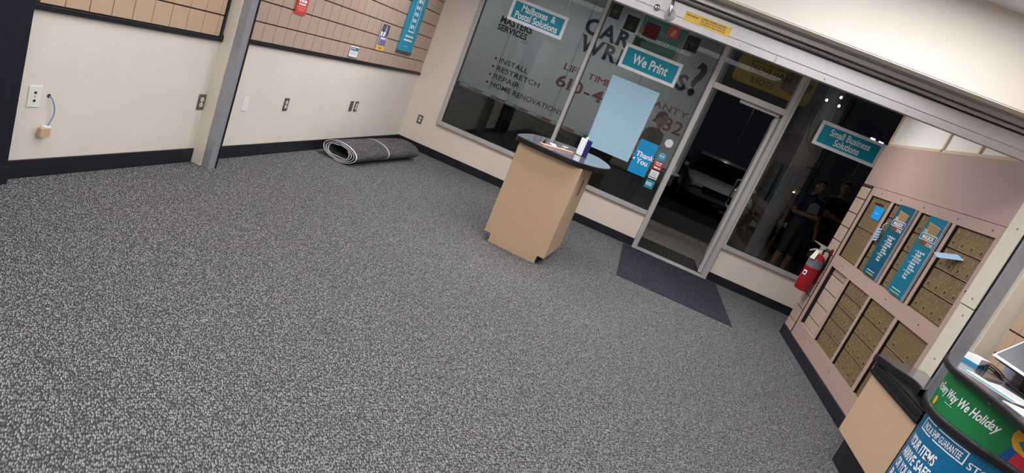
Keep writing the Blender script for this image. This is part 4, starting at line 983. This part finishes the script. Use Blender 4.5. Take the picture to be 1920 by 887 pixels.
# ---------------- three people standing on the sidewalk
def person(label, x, y, rz, H, shirt, pants, hair, J=None, shoes=(30, 30, 32), print_=None, short=False, skin=(176, 128, 104)):
    t = thing('person', label, 'person', (x, y, -.012), rz)
    k = H / 1.75
    P = dict(pel=(0, 0, .97), sp=(0, .01, 1.13), ch=(0, .0, 1.33), nk=(0, .01, 1.47), hb=(0, -.005, 1.56))
    for s_, n in ((-1, 'l'), (1, 'r')):
        P.update({'sh' + n: (s_ * .18, .01, 1.41), 'el' + n: (s_ * .235, .03, 1.13), 'wr' + n: (s_ * .22, -.06, .89), 'hp' + n: (s_ * .095, 0, .92), 'kn' + n: (s_ * .105, -.02, .50), 'an' + n: (s_ * .11, .03, .085), 'to' + n: (s_ * .125, -.13, .04)})
    if J: P.update(J)
    rad = dict(pel=.145, sp=.135, ch=.15, nk=.062, hb=.056, sh=.075, el=.048, wr=.031, hp=.095, kn=.062, an=.043, to=.035)
    E = [('pel', 'sp'), ('sp', 'ch'), ('ch', 'nk'), ('nk', 'hb')]
    for n in 'lr': E += [('ch', 'sh' + n), ('sh' + n, 'el' + n), ('el' + n, 'wr' + n), ('pel', 'hp' + n), ('hp' + n, 'kn' + n), ('kn' + n, 'an' + n), ('an' + n, 'to' + n)]
    for n in 'lr':
        e_, w_ = Vector(P['el' + n]), Vector(P['wr' + n]); d = (w_ - e_).normalized(); s_ = -1 if n == 'l' else 1
        side = d.cross(Vector((1, 0, .2))).normalized() if abs(d.x) < .8 else d.cross(Vector((0, 0, 1))).normalized()
        nn = d.cross(side).normalized()
        P['pm' + n] = tuple(w_ + d * .055); rad['pm'] = .03; E.append(('wr' + n, 'pm' + n))
        for f, (o, l) in enumerate(((-.030, .062), (-.010, .074), (.010, .070), (.028, .054))):
            a = w_ + d * .085 + side * o; b = a + d * l * .55 + nn * .006; c = b + d * l * .35 + nn * .018
            for q, v in (('a', a), ('b', b), ('c', c)): P['f%d%s%s' % (f, q, n)] = tuple(v)
            E += [('pm' + n, 'f%da%s' % (f, n)), ('f%da%s' % (f, n), 'f%db%s' % (f, n)), ('f%db%s' % (f, n), 'f%dc%s' % (f, n))]
        a = w_ + d * .045 - side * .038; b = a + d * .035 - side * .018; P['ta' + n] = tuple(a); P['tb' + n] = tuple(b)
        E += [('wr' + n, 'ta' + n), ('ta' + n, 'tb' + n)]
    keys = list(P); idx = {q: i for i, q in enumerate(keys)}
    me = bpy.data.meshes.new('body'); me.from_pydata([P[q] for q in keys], [(idx[a], idx[b]) for a, b in E], [])
    o = bpy.data.objects.new('body', me); C.objects.link(o)
    md = o.modifiers.new('skin', 'SKIN'); md.use_smooth_shade = True; o.modifiers.new('sub', 'SUBSURF').levels = 1
    for q, sv in zip(keys, me.skin_vertices[0].data):
        base = q[:2] if q[:2] in rad else q
        r_ = rad.get(q, rad.get(q[:-1], .0095))
        sv.radius = (r_, r_ * (.72 if q in ('pel', 'sp', 'ch') else 1)); sv.use_root = q == 'pel'
    dg = bpy.context.evaluated_depsgraph_get(); nm = bpy.data.meshes.new_from_object(o.evaluated_get(dg)); bpy.data.objects.remove(o)
    # head
    bm = bmesh.new(); bm.from_mesh(nm)
    hb = Vector(P['hb']); hc = hb + Vector((0, -.012, .085))
    r0 = bmesh.ops.create_uvsphere(bm, u_segments=20, v_segments=14, radius=1.)
    for v in r0['verts']:
        a, b, c = v.co
        fx = .076 * (1 - .18 * max(0, -c)); fy = .098
        v.co = Vector((a * fx, b * fy * (1.0 if b > 0 else .92), c * .118))
        if b < -.75 and -.35 < c < .08 and abs(a) < .22: v.co.y -= .018          # nose
        if b < -.55 and .05 < c < .25 and .18 < abs(a) < .55: v.co.y += .008       # eye sockets
        if abs(a) > .93 and abs(c) < .3: v.co.x *= 1.12                           # ears
        if b < -.4 and c < -.75: v.co.y -= .012                                   # chin
        v.co += hc
    bm.to_mesh(nm); bm.free()
    ms = [mat('skin_%d' % skin[0], skin, .6), mat('shirt_%d_%d_%d' % shirt, shirt, .85, noise=.1, nscale=12), mat('pants_%d_%d_%d' % pants, pants, .85, noise=.15, nscale=18), mat('shoe_%d' % shoes[0], shoes, .6)]
    nm.materials.clear()
    for q in ms: nm.materials.append(q)
    for p in nm.polygons:
        c = p.center; p.use_smooth = True; best = (9, '')
        for a, b in E:
            A, B_ = Vector(P[a]), Vector(P[b]); ab = B_ - A; f = max(0, min(1, (c - A).dot(ab) / ab.length_squared)); dd = (c - A - ab * f).length - .4 * (rad.get(a, rad.get(a[:-1], .01)))
            if dd < best[0]: best = (dd, a, b, f)
        a, b, f = best[1:]
        if c.z > P['nk'][2] + .02 or (c - hc).length < .13: i = 0
        elif a[:2] == 'sh' and b[:2] == 'el': i = 1 if f < .75 else 0
        elif a[:2] in ('el', 'wr', 'pm', 'ta') or a[0] == 'f': i = 0
        elif a[:2] == 'an': i = 3
        elif a[:2] == 'kn': i = 0 if short and f > .1 else 2
        elif a[:2] == 'hp' or b[:2] == 'hp': i = 2
        elif c.z < .98: i = 2
        else: i = 1
        p.material_index = i
    for v in nm.vertices: v.co *= k
    nm.name = 'body'; bo = bpy.data.objects.new('body', nm); C.objects.link(bo); bo.parent = t
    # hair cap
    bm = bmesh.new(); r0 = bmesh.ops.create_uvsphere(bm, u_segments=18, v_segments=12, radius=1.)
    for v in r0['verts']:
        a, b, c = v.co; v.co = Vector((a * .084, b * .106 + .006, c * .127)) * (1 + .03 * math.sin(9 * a + 7 * c)) + hc + Vector((0, .004, .004))
    bmesh.ops.delete(bm, geom=[v for v in bm.verts if (v.co - hc).z < -.06 or ((v.co - hc).y < -.045 and (v.co - hc).z < .055) or ((v.co - hc).z < .0 and (v.co - hc).y < .0)], context='VERTS')
    hm = bpy.data.meshes.new('hair'); 
    for v in bm.verts: v.co *= k
    bm.to_mesh(hm); bm.free(); hm.materials.append(mat('hair_%d' % hair[0], hair, .8, noise=.3, nscale=60))
    for p in hm.polygons: p.use_smooth = True
    ho = bpy.data.objects.new('hair', hm); C.objects.link(ho); ho.parent = t
    for s_ in (-1, 1):
        q = (hc + Vector((s_ * .030, -.083, .018))) * k
        MB().lathe([(.004, -.004), (.009, 0), (.004, .004)], q, 8, 'y').build('eye', INKK, bo)
    q = (hc + Vector((0, -.092, -.055))) * k; B(q.x - .022, q.x + .022, q.y - .004, q.y + .006, q.z - .003, q.z + .003).build('mouth', mat('lip', (130, 74, 68), .6), bo)
    if print_:
        q = Vector(P['ch']) * k; MB().prism([(-.10, -.13), (.09, -.12), (.07, .03), (-.03, .05), (-.10, .0)], q.y - .135 * k, q.y - .125 * k, 'y').build('shirt_print', mat('shirt_white', (200, 204, 210), .8), t, loc=(q.x, 0, q.z))
    return t
person('person in a dark shirt outside the second window, seen beside the blue poster', 3.09, 2.05, R(55), 1.69, (34, 34, 38), (30, 32, 40), (52, 38, 32))
FOLD = dict(ell=(-.25, -.06, 1.14), wrl=(-.02, -.20, 1.17), elr=(.25, -.06, 1.14), wrr=(.03, -.22, 1.20))
person('person in a blue printed shirt and plaid shorts outside the corner window', 5.74, 2.5, R(20), 1.67, (44, 66, 104), (60, 60, 58), (40, 32, 28), J=dict(ell=(-.25, -.02, 1.13), wrl=(-.10, -.24, 1.16), elr=(.25, .0, 1.12), wrr=(.22, -.16, .92)), short=True, print_=True)
person('person in a black shirt with folded arms outside the corner window', 6.2, 2.85, R(-30), 1.79, (20, 20, 23), (28, 28, 32), (30, 26, 24), J=FOLD)
